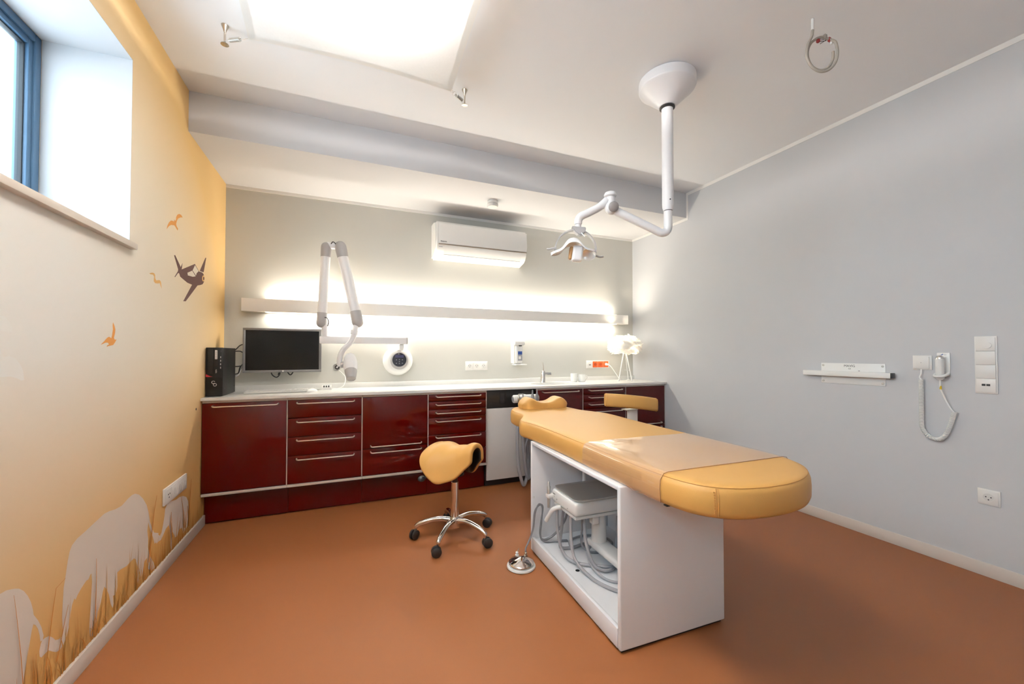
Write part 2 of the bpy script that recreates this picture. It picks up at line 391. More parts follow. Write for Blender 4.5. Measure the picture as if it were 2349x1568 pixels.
# ------------------------------------------------ mural prints on the left wall
F_, YAW, PIT = 908.627, R(22.6088), R(1.0384)
_f = Vector((math.sin(YAW) * math.cos(PIT), math.cos(YAW) * math.cos(PIT), math.sin(PIT))); _r = Vector((math.cos(YAW), -math.sin(YAW), 0)); _u = _r.cross(_f)
def wall_pt(px, py):          # real (y, z) on the left wall of a measured mural point
    d = _f + _r * ((px - 1174.5) / F_) - _u * ((py - 784 - 10.4046) / F_)
    t = (0 - 0.9291) / d.x; return (-3.8938 + t * d.y, 1.2067 + t * d.z)
FW = frame((0, 0, 0), (0, 1, 0), (0, 0, 1))     # (y, z) plane facing the room (+x)
def mural(name, polys, m, off, label, conv=None):
    bm = B()
    for k, p in enumerate(polys):
        q = [wall_pt(*conv(*a)) if conv else a for a in p]
        vs_ = [bm.verts.new((off + k * 0.000012, a[0], a[1])) for a in q]
        for tri in tessellate_polygon([[Vector((a[0], a[1], 0)) for a in q]]): bm.faces.new([vs_[k] for k in tri])
    for f in bm.faces:
        f.normal_update()
        if f.normal.x < 0: f.normal_flip()
    me = bpy.data.meshes.new(name); bm.to_mesh(me); bm.free(); me.materials.append(M[m])
    o = bpy.data.objects.new(name, me); col.objects.link(o); o.parent = wall_left
    if label: o['label'] = label
    return o
z3 = lambda x, y: (x / 2.76, 1000 + y / 2.76)
z2 = lambda x, y: (x / 2.852, 450 + y / 2.852)
E1 = [(855,363),(880,370),(905,395),(928,435),(940,480),(948,535),(962,580),(975,610),(1005,613),(985,640),(990,670),(978,680),(968,640),(950,590),(938,545),(932,600),(938,650),(936,700),(945,750),(975,805),(980,830),(960,850),(935,840),(930,770),(915,790),(905,850),(893,910),(880,940),(868,920),(872,880),(868,820),(858,780),(848,772),(830,790),(800,822),(760,845),(742,862),(742,950),(735,1000),(715,1010),(718,1060),(712,1088),(700,1060),(688,1000),(672,965),(660,952),(650,985),(638,1050),(620,1110),(612,1160),(600,1200),(595,1245),(578,1272),(566,1262),(565,1190),(572,1100),(577,1000),(582,920),(578,868),(570,878),(560,905),(545,915),(515,960),(490,1005),(478,1035),(470,1025),(455,1070),(445,1130),(438,1200),(420,1270),(400,1320),(378,1352),(355,1366),(330,1362),(305,1355),(290,1370),(275,1385),(262,1400),(250,1395),(248,1360),(258,1310),(268,1290),(285,1275),(310,1264),(335,1275),(350,1290),(372,1285),(388,1270),(398,1240),(392,1150),(395,1080),(402,960),(415,880),(428,790),(440,730),(455,690),(490,645),(545,597),(600,545),(660,490),(690,475),(730,462),(770,440),(810,395),(835,372)]
E2 = [(-700,2300),(-690,1900),(-640,1640),(-560,1500),(-450,1420),(-340,1330),(-230,1200),(-130,1090),(-60,1035),(0,998),(40,975),(90,965),(120,965),(150,980),(175,1010),(195,1050),(207,1095),(212,1130),(240,1165),(262,1210),(275,1260),(270,1290),(255,1300),(250,1260),(240,1220),(225,1195),(210,1190),(200,1230),(190,1290),(180,1350),(165,1440),(150,1530),(145,1600),(100,1660),(40,1710),(-60,1800),(-90,1700),(-160,1690),(-260,1760),(-330,1840),(-380,2050),(-420,2200),(-500,2280),(-520,2060),(-560,2000),(-620,2150)]
E3 = [(1160,378),(1180,385),(1190,410),(1193,450),(1190,520),(1185,570),(1170,600),(1160,615),(1150,580),(1140,585),(1130,600),(1120,635),(1108,640),(1100,620),(1093,605),(1088,650),(1090,700),(1085,720),(1078,690),(1082,640),(1075,590),(1068,562),(1050,585),(1035,620),(1020,655),(1005,665),(990,680),(985,640),(1000,620),(1012,630),(1022,610),(1030,570),(1040,510),(1045,460),(1060,425),(1085,410),(1115,402),(1135,385)]
mural('elephant_print', [E1], 'p_white', 0.0004, 'large white elephant silhouette holding the tail of the one ahead', z3)
mural('elephant_print', [E2], 'p_white', 0.0004, 'white elephant silhouette cut off by the picture edge', z3)
mural('elephant_print', [E3], 'p_white', 0.0004, 'small white baby elephant silhouette beside the cabinets', z3)
C1 = [(0,780),(30,785),(60,820),(80,860),(80,885),(50,892),(30,885),(0,878),(-60,860),(-60,800)]
C2 = [(0,1000),(10,1020),(20,1050),(60,1045),(100,1060),(130,1095),(150,1140),(157,1200),(140,1205),(110,1190),(70,1178),(30,1180),(0,1182),(-60,1185),(-60,1000)]
mural('cloud_print', [C1], 'p_cloud', 0.0004, 'small pale cloud print', z2)
mural('cloud_print', [C2], 'p_cloud', 0.0004, 'larger pale cloud print', z2)
B1 = [(1089,215),(1095,190),(1105,170),(1118,158),(1135,162),(1140,165),(1138,150),(1146,160),(1150,155),(1152,135),(1160,120),(1172,115),(1185,122),(1195,138),(1180,138),(1165,145),(1157,160),(1152,180),(1155,195),(1165,212),(1160,224),(1150,205),(1140,190),(1120,187),(1105,195)]
B2 = [(976,503),(995,499),(1008,502),(1015,515),(1015,535),(1022,550),(1035,548),(1045,548),(1053,560),(1058,605),(1050,585),(1045,568),(1030,570),(1015,568),(1005,555),(1006,540),(1008,525),(1000,512),(985,510)]
B3 = [(738,823),(748,845),(754,870),(752,895),(745,925),(750,937),(762,936),(752,955),(740,972),(720,977),(705,980),(698,986),(700,975),(712,968),(705,957),(690,957),(672,965),(657,971),(680,948),(700,925),(713,918),(728,928),(733,905),(738,870),(736,845)]
mural('bird_print', [B1], 'p_bird', 0.0004, 'orange bird print with spread wings under the window', z2)
mural('bird_print', [B2], 'p_bird2', 0.0004, 'pale orange gull print beside the airplane', z2)
mural('bird_print', [B3], 'p_bird', 0.0004, 'orange bird print with one wing raised, lowest of the birds', z2)
P1 = [(1138,385),(1146,385),(1182,462),(1194,436),(1190,468),(1188,478),(1275,442),(1302,492),(1320,495),(1332,510),(1336,535),(1334,560),(1325,575),(1310,580),(1292,583),(1215,686),(1198,686),(1256,578),(1225,565),(1195,540),(1178,525),(1172,505),(1166,500),(1144,530),(1142,525),(1163,490),(1165,478)]
P2 = [(1343,402),(1349,402),(1332,497),(1306,488)]
pl_ = mural('airplane_print', [P1, P2], 'p_plane', 0.0004, 'dark brown propeller airplane print', z2)
mural('airplane_window_print', [[(1275,450),(1298,490),(1286,502),(1281,518),(1259,484)], [(1225,500),(1256,486),(1279,523),(1260,526),(1228,517)], [(1304,488),(1331,497),(1331,501),(1304,492)]], 'p_cream', 0.0009, None, z2)
mural('airplane_spinner_print', [[(1329 + 8 * math.cos(a), 537 + 20 * math.sin(a)) for a in [i * math.pi / 10 for i in range(20)]]], 'p_bird2', 0.0010, None, z2)
mural('airplane_hub_print', [[(1331 + 4.5 * math.cos(a), 537 + 12 * math.sin(a)) for a in [i * math.pi / 8 for i in range(16)]]], 'p_plane', 0.0015, None, z2)
# grass: tall single stalks, then a fringe of blades
rg = random.Random(3)
def blade(y, z0, h, lean, w):
    n = 4; L = []; Rr = []
    for i in range(n + 1):
        t = i / n; yy = y + lean * t * t; zz = z0 + h * t; ww = w * (1 - t) ** 0.8
        L.append((yy - ww, zz)); Rr.append((yy + ww, zz))
    return L + Rr[::-1][1:]
fr_a, fr_b = [], []
for i in range(300):
    y = rg.uniform(-2.75, -0.47); h = 0.04 + 0.14 * rg.random() ** 1.7
    (fr_a if i % 2 else fr_b).append(blade(y, 0.0713, h, rg.uniform(-0.045, 0.045), rg.uniform(0.0018, 0.0045) * (1.6 if i % 2 == 0 else 1)))
for i in range(24):
    y = rg.uniform(-2.7, -0.47); fr_b.append(blade(y, 0.0713, rg.uniform(0.12, 0.26), rg.uniform(-0.03, 0.05), rg.uniform(0.003, 0.006)))
g1 = mural('grass_print', fr_b, 'p_grass2', 0.0007, 'soft ochre grass print along the baseboard'); g1['kind'] = 'stuff'
g2 = mural('grass_print', fr_a, 'p_grass', 0.0032, 'brown orange grass blade print along the baseboard'); g2['kind'] = 'stuff'
def stalk(pts, w=4.0):
    L = []; Rr = []
    n = len(pts)
    for i, (x, y) in enumerate(pts):
        ww = w * (0.35 + 0.65 * i / (n - 1)); L.append((x - ww, y)); Rr.append((x + ww, y))
    return L + Rr[::-1]
for pts in [[(72,1008),(85,1100),(100,1230),(118,1400),(135,1640)], [(402,900),(342,965),(325,1080),(300,1270),(262,1600)], [(600,775),(600,900),(595,1050),(590,1235)], [(985,375),(968,480),(955,600),(935,800)], [(420,1068),(400,1160),(365,1340),(345,1430)], [(1142,385),(1155,480),(1160,580)], [(1180,440),(1190,520),(1188,570)], [(1205,270),(1195,420),(1190,520)], [(1078,480),(1075,540),(1085,640)], [(215,1380),(212,1480),(218,1600)]]:
    mural('grass_stalk_print', [stalk(pts, 3.2)], 'p_grass', 0.0054, None, z3)
obj('drill_hole', lathe(B(), [(0, 0.0006), (0.008, 0.0006), (0.009, 0.0)], (0, -0.629, 0.836), (1, 0, 0), 16), 'pin', wall_left, 'small black drilled hole')

# ================================================================== BASE CABINETS
XB = [0.004, 0.525, 1.046, 1.567, 2.085, 2.577, 3.096, 3.618, 4.140]
YD = -0.532          # front face of doors
def handle(bm, x0, x1, z, y=YD):
    pts = [(x0, y, z + 0.004), (x0, y - 0.018, z + 0.004), (x0 + 0.004, y - 0.026, z), (x0 + 0.014, y - 0.030, z - 0.002), (x1 - 0.014, y - 0.030, z - 0.002), (x1 - 0.004, y - 0.026, z), (x1, y - 0.018, z + 0.004), (x1, y, z + 0.004)]
    tube(bm, pts, 0.0046, 8); return bm
def cabinet(i, label, fronts, top=0.8785):
    x0, x1 = XB[i], XB[i + 1]
    t = thing('base_cabinet', label, 'cabinet', ((x0 + x1) / 2, -0.27, 0), group='red base cabinets along the back wall')
    obj('body', box(B(), x0 + 0.002, x1 - 0.002, -0.508, -0.004, 0.236, top), 'dark', t)
    obj('side_profile', box(B(), x1 - 0.0060, x1 - 0.0004, -0.529, -0.5085, 0.237, 0.8615), 'rail', t)
    obj('bottom_rail', box(B(), x0 + 0.0008, x1 - 0.0008, -0.536, -0.47, 0.217, 0.2355, 0.002), 'rail', t)
    obj('top_rail', box(B(), x0 + 0.0008, x1 - 0.0012, -0.5305, -0.5085, 0.862, 0.8775, 0.0015), 'rail', t)
    obj('kick_plate', box(B(), x0 + 0.0008, x1 - 0.0008, -0.455, -0.435, 0.009, 0.217, 0.001), 'red', t)
    obj('plinth', box(B(), x0 + 0.01, x1 - 0.01, -0.434, -0.01, 0.0, 0.2165), 'dark', t)
    for k, (kind, z0, z1, hz) in enumerate(fronts):
        d = obj(kind, box(B(), x0 + 0.0015, x1 - 0.0075, YD, -0.5085, z0 + 0.002, z1 - 0.002, 0.0015), 'red', t)
        if hz is not None: obj('handle', handle(B(), x0 + 0.062, x1 - 0.060, hz), 'alu', d)
    return t
ZB, ZT = 0.237, 0.862
cabinet(0, 'dark red cabinet with one tall door, beside the mural wall', [('door', ZB, ZT, 0.838)])
cabinet(1, 'dark red cabinet with four drawers under the keyboard', [('drawer', ZB, 0.445, 0.420), ('drawer', 0.445, 0.586, 0.560), ('drawer', 0.586, 0.725, 0.697), ('drawer', 0.725, ZT, 0.837)])
cabinet(2, 'dark red cabinet with flap door above one drawer, left of the stool', [('drawer', ZB, 0.449, 0.421), ('door', 0.449, ZT, 0.469)])
cabinet(3, 'dark red cabinet with six drawers behind the saddle stool', [('drawer', ZB, 0.379, 0.352), ('drawer', 0.379, 0.518, 0.496), ('drawer', 0.518, 0.662, 0.633), ('drawer', 0.662, 0.730, 0.702), ('drawer', 0.730, 0.800, 0.772), ('drawer', 0.800, ZT, 0.841)])
cabinet(5, 'dark red cabinet below the sink tap, behind the headrest pillow', [('door', ZB, ZT, 0.840)], 0.765)
cabinet(6, 'dark red drawer cabinet behind the treatment bench, below the white mugs', [('drawer', ZB, 0.449, 0.421), ('drawer', 0.449, 0.656, 0.628), ('drawer', 0.656, 0.728, 0.700), ('drawer', 0.728, 0.798, 0.770), ('drawer', 0.798, ZT, 0.840)], 0.765)
cabinet(7, 'dark red cabinet at the end beside the grey wall, below the feather lamp', [('drawer', ZB, 0.449, 0.421), ('door', 0.449, ZT, 0.466)])
# white appliance unit between cabinets
t = thing('suction_cabinet', 'white appliance front with black control panel between the red cabinets', 'appliance', (2.331, -0.27, 0))
obj('body', box(B(), 2.091, 2.572, -0.485, -0.004, 0.06, 0.8785), 'dark', t)
obj('front_panel', box(B(), 2.094, 2.569, -0.503, -0.4855, 0.066, 0.710, 0.003), 'appliance', t)
cp = obj('control_panel', box(B(), 2.094, 2.569, -0.501, -0.4855, 0.712, 0.876, 0.002), 'black_panel', t)
obj('panel_recess', box(B(), 2.22, 2.28, -0.5035, -0.5012, 0.75, 0.845, 0.001), 'dark', cp)
obj('plinth', box(B(), 2.10, 2.565, -0.44, -0.01, 0.0, 0.0598), 'dark', t)

# ------------------------------------------------ countertop with moulded basin and upstand
t = thing('countertop', 'long white worktop with a moulded sink basin along the back wall', 'countertop', (W / 2, -0.27, 0.88))
SX, SY, SA, SB = 2.89, -0.285, 0.235, 0.150     # basin centre and half axes
bm = B(); N = 48
X0, X1, Y0, Y1 = 0.001, W - 0.001, -0.5515, -0.022
ringo, ringi = [], []
def edge_pt(a):
    dx, dy = math.cos(a), math.sin(a); tx = ((X1 - SX) / dx if dx > 1e-9 else (X0 - SX) / dx if dx < -1e-9 else 1e9); ty = ((Y1 - SY) / dy if dy > 1e-9 else (Y0 - SY) / dy if dy < -1e-9 else 1e9)
    q = min(tx, ty); return (SX + dx * q, SY + dy * q)
angs = sorted([2 * math.pi * i / N for i in range(N)] + [math.atan2(yc - SY, xc - SX) % (2 * math.pi) for xc in (X0, X1) for yc in (Y0, Y1)])
prev = None
def sup(a, s): 
    c, n = math.cos(a), math.sin(a); k = (abs(c / SA) ** 2.6 + abs(n / SB) ** 2.6) ** (-1 / 2.6); return (SX + c * k * s, SY + n * k * s)
outer = [edge_pt(a) for a in angs]
top_o = [bm.verts.new((x, y, HC)) for x, y in outer]; bot_o = [bm.verts.new((x, y, 0.880)) for x, y in outer]
top_i = [bm.verts.new((*sup(a, 1.0), HC)) for a in angs]; bot_i = [bm.verts.new((*sup(a, 1.0), 0.880)) for a in angs]
n = len(angs)
for i in range(n):
    j = (i + 1) % n
    bm.faces.new((top_o[i], top_o[j], top_i[j], top_i[i])); bm.faces.new((bot_o[j], bot_o[i], bot_i[i], bot_i[j]))
    bm.faces.new((top_o[j], top_o[i], bot_o[i], bot_o[j])); bm.faces.new((top_i[i], top_i[j], bot_i[j], bot_i[i]))
obj('worktop', bm, 'counter', t, ang=30)
bm = B()
rings = []
for s, z in ((0.998, 0.8795), (0.97, 0.85), (0.90, 0.80), (0.75, 0.775), (0.4, 0.770), (0.08, 0.768)):
    rings.append([bm.verts.new((*sup(a, s), z)) for a in angs])
for A, C_ in zip(rings[:-1], rings[1:]):
    for i in range(n):
        j = (i + 1) % n; bm.faces.new((A[i], A[j], C_[j], C_[i]))
bm.faces.new(rings[-1])
obj('sink_basin', bm, 'counter', t, ang=60)
obj('upstand', box(B(), 0.001, W - 0.001, -0.0215, -0.0005, 0.8805, 0.945, 0.002), 'counter', t)

# ================================================================== WALL LIGHT SHELF
t = thing('wall_light', 'long white wall light bar glowing above and below across the back wall', 'wall lamp', (2.07, -0.05, 1.607))
obj('housing', box(B(), 0.136, 4.0, -0.100, -0.0005, 1.554, 1.660, 0.002), 'white_paint', t)
obj('diffuser', box(B(), 0.30, 3.84, -0.092, -0.018, 1.6605, 1.663), 'diffuser', t, 'glowing upper light strip')
obj('diffuser', box(B(), 0.30, 3.84, -0.092, -0.018, 1.551, 1.5535), 'diffuser', t, 'glowing lower light strip')
light_area('led_up', (2.07, -0.042, 1.6645), (R(180), 0), 3.50, 0.05, SHELF_UP, (1.0, 0.93, 0.80), t)
light_area('led_down', (2.07, -0.042, 1.5495), (0, 0), 3.50, 0.05, SHELF_DN, (1.0, 0.95, 0.85), t)

# ================================================================== AIR CONDITIONER
t = thing('air_conditioner', 'white split air conditioner high on the back wall under the soffit', 'air conditioner', (2.16, -0.1, 2.13))
FX = lambda x: frame((x, 0, 0), (0, 1, 0), (0, 0, 1))
prof = [(-0.0005, 2.130), (-0.075, 2.130), (-0.120, 2.140), (-0.160, 2.165), (-0.188, 2.205), (-0.200, 2.245), (-0.203, 2.30), (-0.202, 2.435), (-0.190, 2.458), (-0.165, 2.466), (-0.0005, 2.466)]
bm = B(); prism(bm, prof, FX(1.690), 0.946)
bmesh.ops.bevel(bm, geom=[e for e in bm.edges if abs(e.verts[0].co.x - e.verts[1].co.x) < 1e-6 and e.verts[0].co.y < -0.05 or False], offset=0.016, segments=3, affect='EDGES')
obj('body', bm, 'white_plastic', t, ang=45)
obj('front_panel', box(B(), 1.722, 2.628, -0.208, -0.2005, 2.250, 2.440, 0.003), 'white_plastic', t)
obj('trim_line', box(B(), 1.718, 2.630, -0.2055, -0.1985, 2.2405, 2.2465, 0.001), 'ac_line', t)
bm = B(); sl = Vector((0, 0, 0))
pf = [(-0.1995, 2.236), (-0.2015, 2.236), (-0.1905, 2.198), (-0.1625, 2.160), (-0.1605, 2.1615), (-0.188, 2.199)]
prism(bm, pf, FX(1.775), 0.80); obj('louver', bm, 'white_plastic', t)
obj('louver_gap', box(B(), 1.775, 2.575, -0.1585, -0.152, 2.1545, 2.158), 'grey_plastic', t)
text('brand_lettering', 'Panasonic', 0.0150, frame((1.737, -0.2085, 2.264), (1, 0, 0), (0, 0, 1)), 'print_dark', t, bold=0.0003)
obj('model_mark', box(B(), 1.722, 1.756, -0.2006, -0.1975, 2.214, 2.219), 'grey_print', t)

# smoke detector
t = thing('smoke_detector', 'small round white smoke detector on the soffit above the air conditioner', 'smoke detector', (2.15, -0.50, ZS))
obj('base_ring', lathe(B(), [(0.048, 0), (0.050, -0.004), (0.050, -0.024), (0.046, -0.0275)], (2.15, -0.50, ZS - 0.0003)), 'white_plastic', t)
obj('sensor_cap', lathe(B(), [(0.040, -0.0277), (0.040, -0.032), (0.052, -0.0325), (0.052, -0.045), (0.046, -0.056), (0.0, -0.058)], (2.15, -0.50, ZS - 0.0003)), 'socket_cup', t)

# ================================================================== X-RAY UNIT
t = thing('xray_unit', 'white wall-mounted dental x-ray with scissor arm and round control panel', 'x-ray unit', (1.375, 0, 1.14))
DC = (1.372, 0, 1.140)
disc = obj('control_disc', lathe(B(), [(0.125, 0.0006), (0.134, 0.012), (0.136, 0.030), (0.130, 0.055), (0.112, 0.078), (0.090, 0.088), (0.0, 0.090)], DC, (0, -1, 0), 48), 'white_plastic', t)
obj('panel_ring', lathe(B(), [(0.078, 0.0885), (0.080, 0.094), (0.074, 0.0975), (0.0, 0.0980)], (1.378, 0, 1.140), (0, -1, 0), 40), 'grey_plastic', disc)
obj('key_panel', lathe(B(), [(0.0635, 0.0981), (0.0635, 0.0995), (0.0, 0.0998)], (1.378, 0, 1.150), (0, -1, 0), 40), 'navy_panel', disc)
FB = lambda x, y, z: frame((x, y, z), (1, 0, 0), (0, 0, 1))
obj('display', box(B(), 1.340, 1.416, -0.1012, -0.0999, 1.170, 1.196, 0.0005), 'lcd', disc)
for dx, dz in ((-0.027, 0.002), (0.0, 0.004), (0.027, 0.002), (-0.027, -0.030), (0.0, -0.015), (0.0, -0.033), (0.027, -0.030)):
    obj('key', box(B(), 1.378 + dx - 0.005, 1.378 + dx + 0.005, -0.1009, -0.0999, 1.148 + dz - 0.004, 1.148 + dz + 0.004, 0.0008), 'grey_print', disc)
bm = B(); prism(bm, [(-0.014, 0.0), (-0.003, 0.010), (0.0, 0.010), (0.001, 0.002), (0.014, 0.0), (0.012, 0.003), (-0.010, 0.003)], frame((1.376, -0.0999, 1.199), (1, 0, 0), (0, 0, 1)), 0.0006); obj('maker_mark', bm, 'print_white', disc)
obj('neck', box(B(), 1.359, 1.398, -0.262, -0.060, 1.235, 1.291, 0.010, 3), 'white_plastic', t)
arm = obj('swing_arm', box(B(), 0.718, 1.420, -0.285, -0.225, 1.2915, 1.350, 0.006, 3), 'white_enamel', t)
obj('arm_cap', box(B(), 1.4202, 1.428, -0.284, -0.226, 1.2925, 1.349, 0.003), 'grey_plastic', arm)
def capsule_arm(a, b, r, capl, nm):
    a, b = Vector(a), Vector(b); d = (b - a).normalized()
    g = obj(nm, cyl(B(), a + d * capl, b - d * capl, r * 0.97, r * 0.97, 24), 'white_enamel', t)
    for p, dd in ((a, d), (b, -d)):
        bm = B(); lathe(bm, [(0, -r * 1.05)] + [(r * 1.06 * math.cos(k), -r * 1.05 * math.sin(k)) for k in (1.2, 0.9, 0.6, 0.3)] + [(r * 1.08, 0), (r * 1.08, r * 0.6), (r * 1.03, capl)], p, dd, 28); obj('joint_cap', bm, 'grey_plastic', g)
    return g
capsule_arm((0.733, -0.255, 1.462), (0.763, -0.255, 2.098), 0.038, 0.085, 'lower_arm')
capsule_arm((1.010, -0.335, 1.470), (0.872, -0.275, 2.108), 0.043, 0.095, 'upper_arm')
obj('elbow_pin', cyl(B(), (0.770, -0.256, 2.110), (0.862, -0.272, 2.112), 0.028, 0.028, 24), 'white_enamel', t)
obj('pivot_post', cyl(B(), (0.757, -0.255, 1.3505), (0.757, -0.255, 1.450), 0.024, 0.024, 24), 'white_enamel', t)
obj('cable_loop', tube(B(), spline([(0.758, -0.292, 1.505), (0.776, -0.300, 1.500), (0.786, -0.298, 1.470), (0.780, -0.290, 1.435)], 6), 0.004, 6), 'black_plastic', t)
obj('elbow_cable', tube(B(), spline([(0.800, -0.290, 2.118), (0.815, -0.300, 2.136), (0.835, -0.298, 2.120), (0.840, -0.290, 2.100)], 6), 0.0035, 6), 'black_plastic', t)
obj('fork', tube(B(), spline([(1.000, -0.345, 1.455), (0.985, -0.355, 1.39), (0.978, -0.360, 1.355), (0.955, -0.365, 1.300), (0.905, -0.365, 1.245), (0.880, -0.362, 1.195), (0.872, -0.360, 1.140), (0.880, -0.360, 1.105)], 6), [0.027] * 8 + [0.026, 0.025, 0.025] + [0.024] * 2 + [0.022] * 30, 14) if False else tube(B(), spline([(1.000, -0.345, 1.455), (0.985, -0.355, 1.39), (0.978, -0.360, 1.355), (0.955, -0.365, 1.300), (0.905, -0.365, 1.245), (0.880, -0.362, 1.195), (0.872, -0.360, 1.140), (0.880, -0.360, 1.105)], 6), 0.021, 14), 'white_enamel', t)
obj('swivel_collar', cyl(B(), (0.986, -0.354, 1.400), (0.981, -0.358, 1.368), 0.029, 0.027, 24), 'white_enamel', t)
obj('tube_pivot', cyl(B(), (0.880, -0.360, 1.115), (0.930, -0.362, 1.120), 0.026, 0.026, 20), 'grey_plastic', t)
ax = Vector((0.008, -0.115, -0.15)).normalized()
head = obj('tube_head', lathe(B(), [(0, -0.098), (0.022, -0.094), (0.038, -0.080), (0.050, -0.050), (0.0555, -0.010), (0.0545, 0.035), (0.048, 0.070)], (0.955, -0.365, 1.125), ax, 36), 'white_enamel', t)
cone = obj('collimator', lathe(B(), [(0.0475, 0.0705), (0.047, 0.085), (0.0365, 0.150), (0.034, 0.152), (0.033, 0.148), (0.0, 0.147)], (0.955, -0.365, 1.125), ax, 36), 'grey_plastic', t)

# ================================================================== MONITOR
t = thing('monitor', 'black flat screen with grey bezel on the back wall above the keyboard', 'monitor', (0.44, -0.05, 1.05))
bm = B(); x0, x1, z0, z1 = 0.155, 0.726, 1.052, 1.416
obj('bezel', (lambda b: (box(b, x0, x1, -0.130, -0.112, z0, z0 + 0.020, 0.002), box(b, x0, x1, -0.130, -0.112, z1 - 0.019, z1, 0.002), box(b, x0, x0 + 0.019, -0.130, -0.112, z0 + 0.020, z1 - 0.019, 0.002), box(b, x1 - 0.019, x1, -0.130, -0.112, z0 + 0.020, z1 - 0.019, 0.002), b)[-1])(bm), 'bezel', t)
obj('screen', box(B(), x0 + 0.0192, x1 - 0.0192, -0.1265, -0.112, z0 + 0.0202, z1 - 0.0192), 'screen', t)
obj('back_cover', box(B(), x0 + 0.004, x1 - 0.004, -0.1118, -0.080, z0 + 0.004, z1 - 0.004, 0.008), 'black_plastic', t)
obj('wall_mount', box(B(), 0.36, 0.52, -0.0797, -0.0005, 1.15, 1.32, 0.004), 'black_plastic', t)
lg = obj('logo', lathe(B(), [(0.0065, 0.0), (0.0065, 0.001), (0, 0.001)], (0.440, -0.1301, 1.0625), (0, -1, 0), 20), 'print_white', t)
for a, b_, c in (((0.345, -0.085, 1.075), (0.385, -0.075, 1.010), (0.415, -0.080, 1.065)), ((0.462, -0.085, 1.075), (0.488, -0.078, 1.028), (0.512, -0.085, 1.070))):
    obj('cable', tube(B(), spline([a, ((a[0] * .75 + b_[0] * .25), -0.078, b_[2] + 0.022), b_, ((c[0] * .75 + b_[0] * .25), -0.078, b_[2] + 0.020), c], 6), 0.0045, 8), 'black_plastic', t)
obj('cable_plug', cyl(B(), (0.402, -0.078, 1.030), (0.413, -0.080, 1.062), 0.008, 0.007, 12), 'black_plastic', t)

# ================================================================== PC TOWER
t = thing('computer_tower', 'upright black computer with a red wedge on the worktop corner', 'computer', (0.056, -0.29, HC))
obj('case', box(B(), 0.0045, 0.106, -0.450, -0.120, HC + 0.004, HC + 0.350, 0.003), 'pc_side', t)
fp = obj('front_bezel', box(B(), 0.004, 0.1065, -0.464, -0.4505, HC + 0.002, HC + 0.351, 0.004), 'pc_black', t)
yy = -0.4642
obj('drive_bay', box(B(), 0.016, 0.046, yy - 0.0012, yy, HC + 0.165, HC + 0.340, 0.001), 'pc_side', fp)
obj('disc_drive', box(B(), 0.052, 0.080, yy - 0.0012, yy, HC + 0.215, HC + 0.340, 0.001), 'pc_side', fp)
obj('sticker', box(B(), 0.0585, 0.0725, yy - 0.0022, yy - 0.0013, HC + 0.268, HC + 0.332), 'print_white', fp)
for k in range(8): obj('sticker_print', box(B(), 0.0610, 0.0690, yy - 0.0026, yy - 0.0023, HC + 0.272 + k * 0.0070, HC + 0.2765 + k * 0.0070), 'grey_print', fp)
text('maker_lettering', 'FUJITSU', 0.0105, frame((0.0695, yy - 0.0003, HC + 0.168), (0, 0, 1), (-1, 0, 0)), 'print_white', fp, sx=0.75)
bm = B(); prism(bm, [(0.005, 0.0), (0.046, 0.0), (0.030, 0.006), (0.005, 0.020)], frame((0, yy, HC + 0.142), (1, 0, 0), (0, 0, 1)), 0.0012); obj('red_wedge', bm, 'pc_red', fp)
obj('panel_groove', box(B(), 0.006, 0.1045, yy - 0.0004, yy, HC + 0.1385, HC + 0.1415), 'dark', fp)
bm = B()
for cx_, cz, rr, a0 in ((0.0505, HC + 0.103, 0.0095, 20), (0.0600, HC + 0.085, 0.0095, 200)):
    tube(bm, [(cx_ + rr * math.cos(R(a0 + k * 19)), yy - 0.0006, cz + rr * math.sin(R(a0 + k * 19))) for k in range(19 if a0 == 200 else 17)], 0.0015, 6)
obj('loop_logo', bm, 'print_white', fp)
for px_, pz in ((0.1066, HC + 0.060), (0.1066, HC + 0.060)):
    pass
obj('power_button', lathe(B(), [(0.005, 0), (0.005, 0.001), (0, 0.001)], (0.092, yy, HC + 0.325), (0, -1, 0), 14), 'pc_side', fp)
for k, z in enumerate((0.20, 0.225, 0.25, 0.275)): obj('port', box(B(), 0.0895, 0.0945, yy - 0.0006, yy, HC + z, HC + z + 0.013), 'grey_plastic', fp)
for y_, z_ in ((-0.42, 0.055), (-0.15, 0.055), (-0.42, 0.305), (-0.135, 0.315)): obj('screw', lathe(B(), [(0.006, 0), (0.006, 0.0012), (0.003, 0.0006), (0, 0.0006)], (0.106, y_, HC + z_), (1, 0, 0), 12), 'black_plastic', t)
for y_ in (-0.44, -0.14): obj('foot', box(B(), 0.015, 0.095, y_ - 0.012, y_ + 0.012, HC + 0.0003, HC + 0.0039), 'rubber', t)
for pts in ([(0.085, -0.119, 1.232), (0.10, -0.09, 1.24), (0.125, -0.078, 1.272), (0.152, -0.075, 1.285)], [(0.085, -0.119, 1.225), (0.12, -0.085, 1.228), (0.138, -0.075, 1.222), (0.152, -0.075, 1.21)], [(0.085, -0.119, 1.105), (0.12, -0.085, 1.105), (0.138, -0.075, 1.112), (0.152, -0.075, 1.125)], [(0.085, -0.119, 1.04), (0.115, -0.07, 1.05), (0.125, -0.06, 1.095), (0.152, -0.07, 1.13)]):
    obj('cable', tube(B(), spline(pts, 6), 0.0042, 8), 'black_plastic', t)
obj('cable', tube(B(), spline([(0.085, -0.119, 1.02), (0.115, -0.07, 1.035), (0.125, -0.05, 1.075), (0.152, -0.06, 1.11)], 6), 0.007, 8), 'grey_plastic', t, 'pale grey cable')

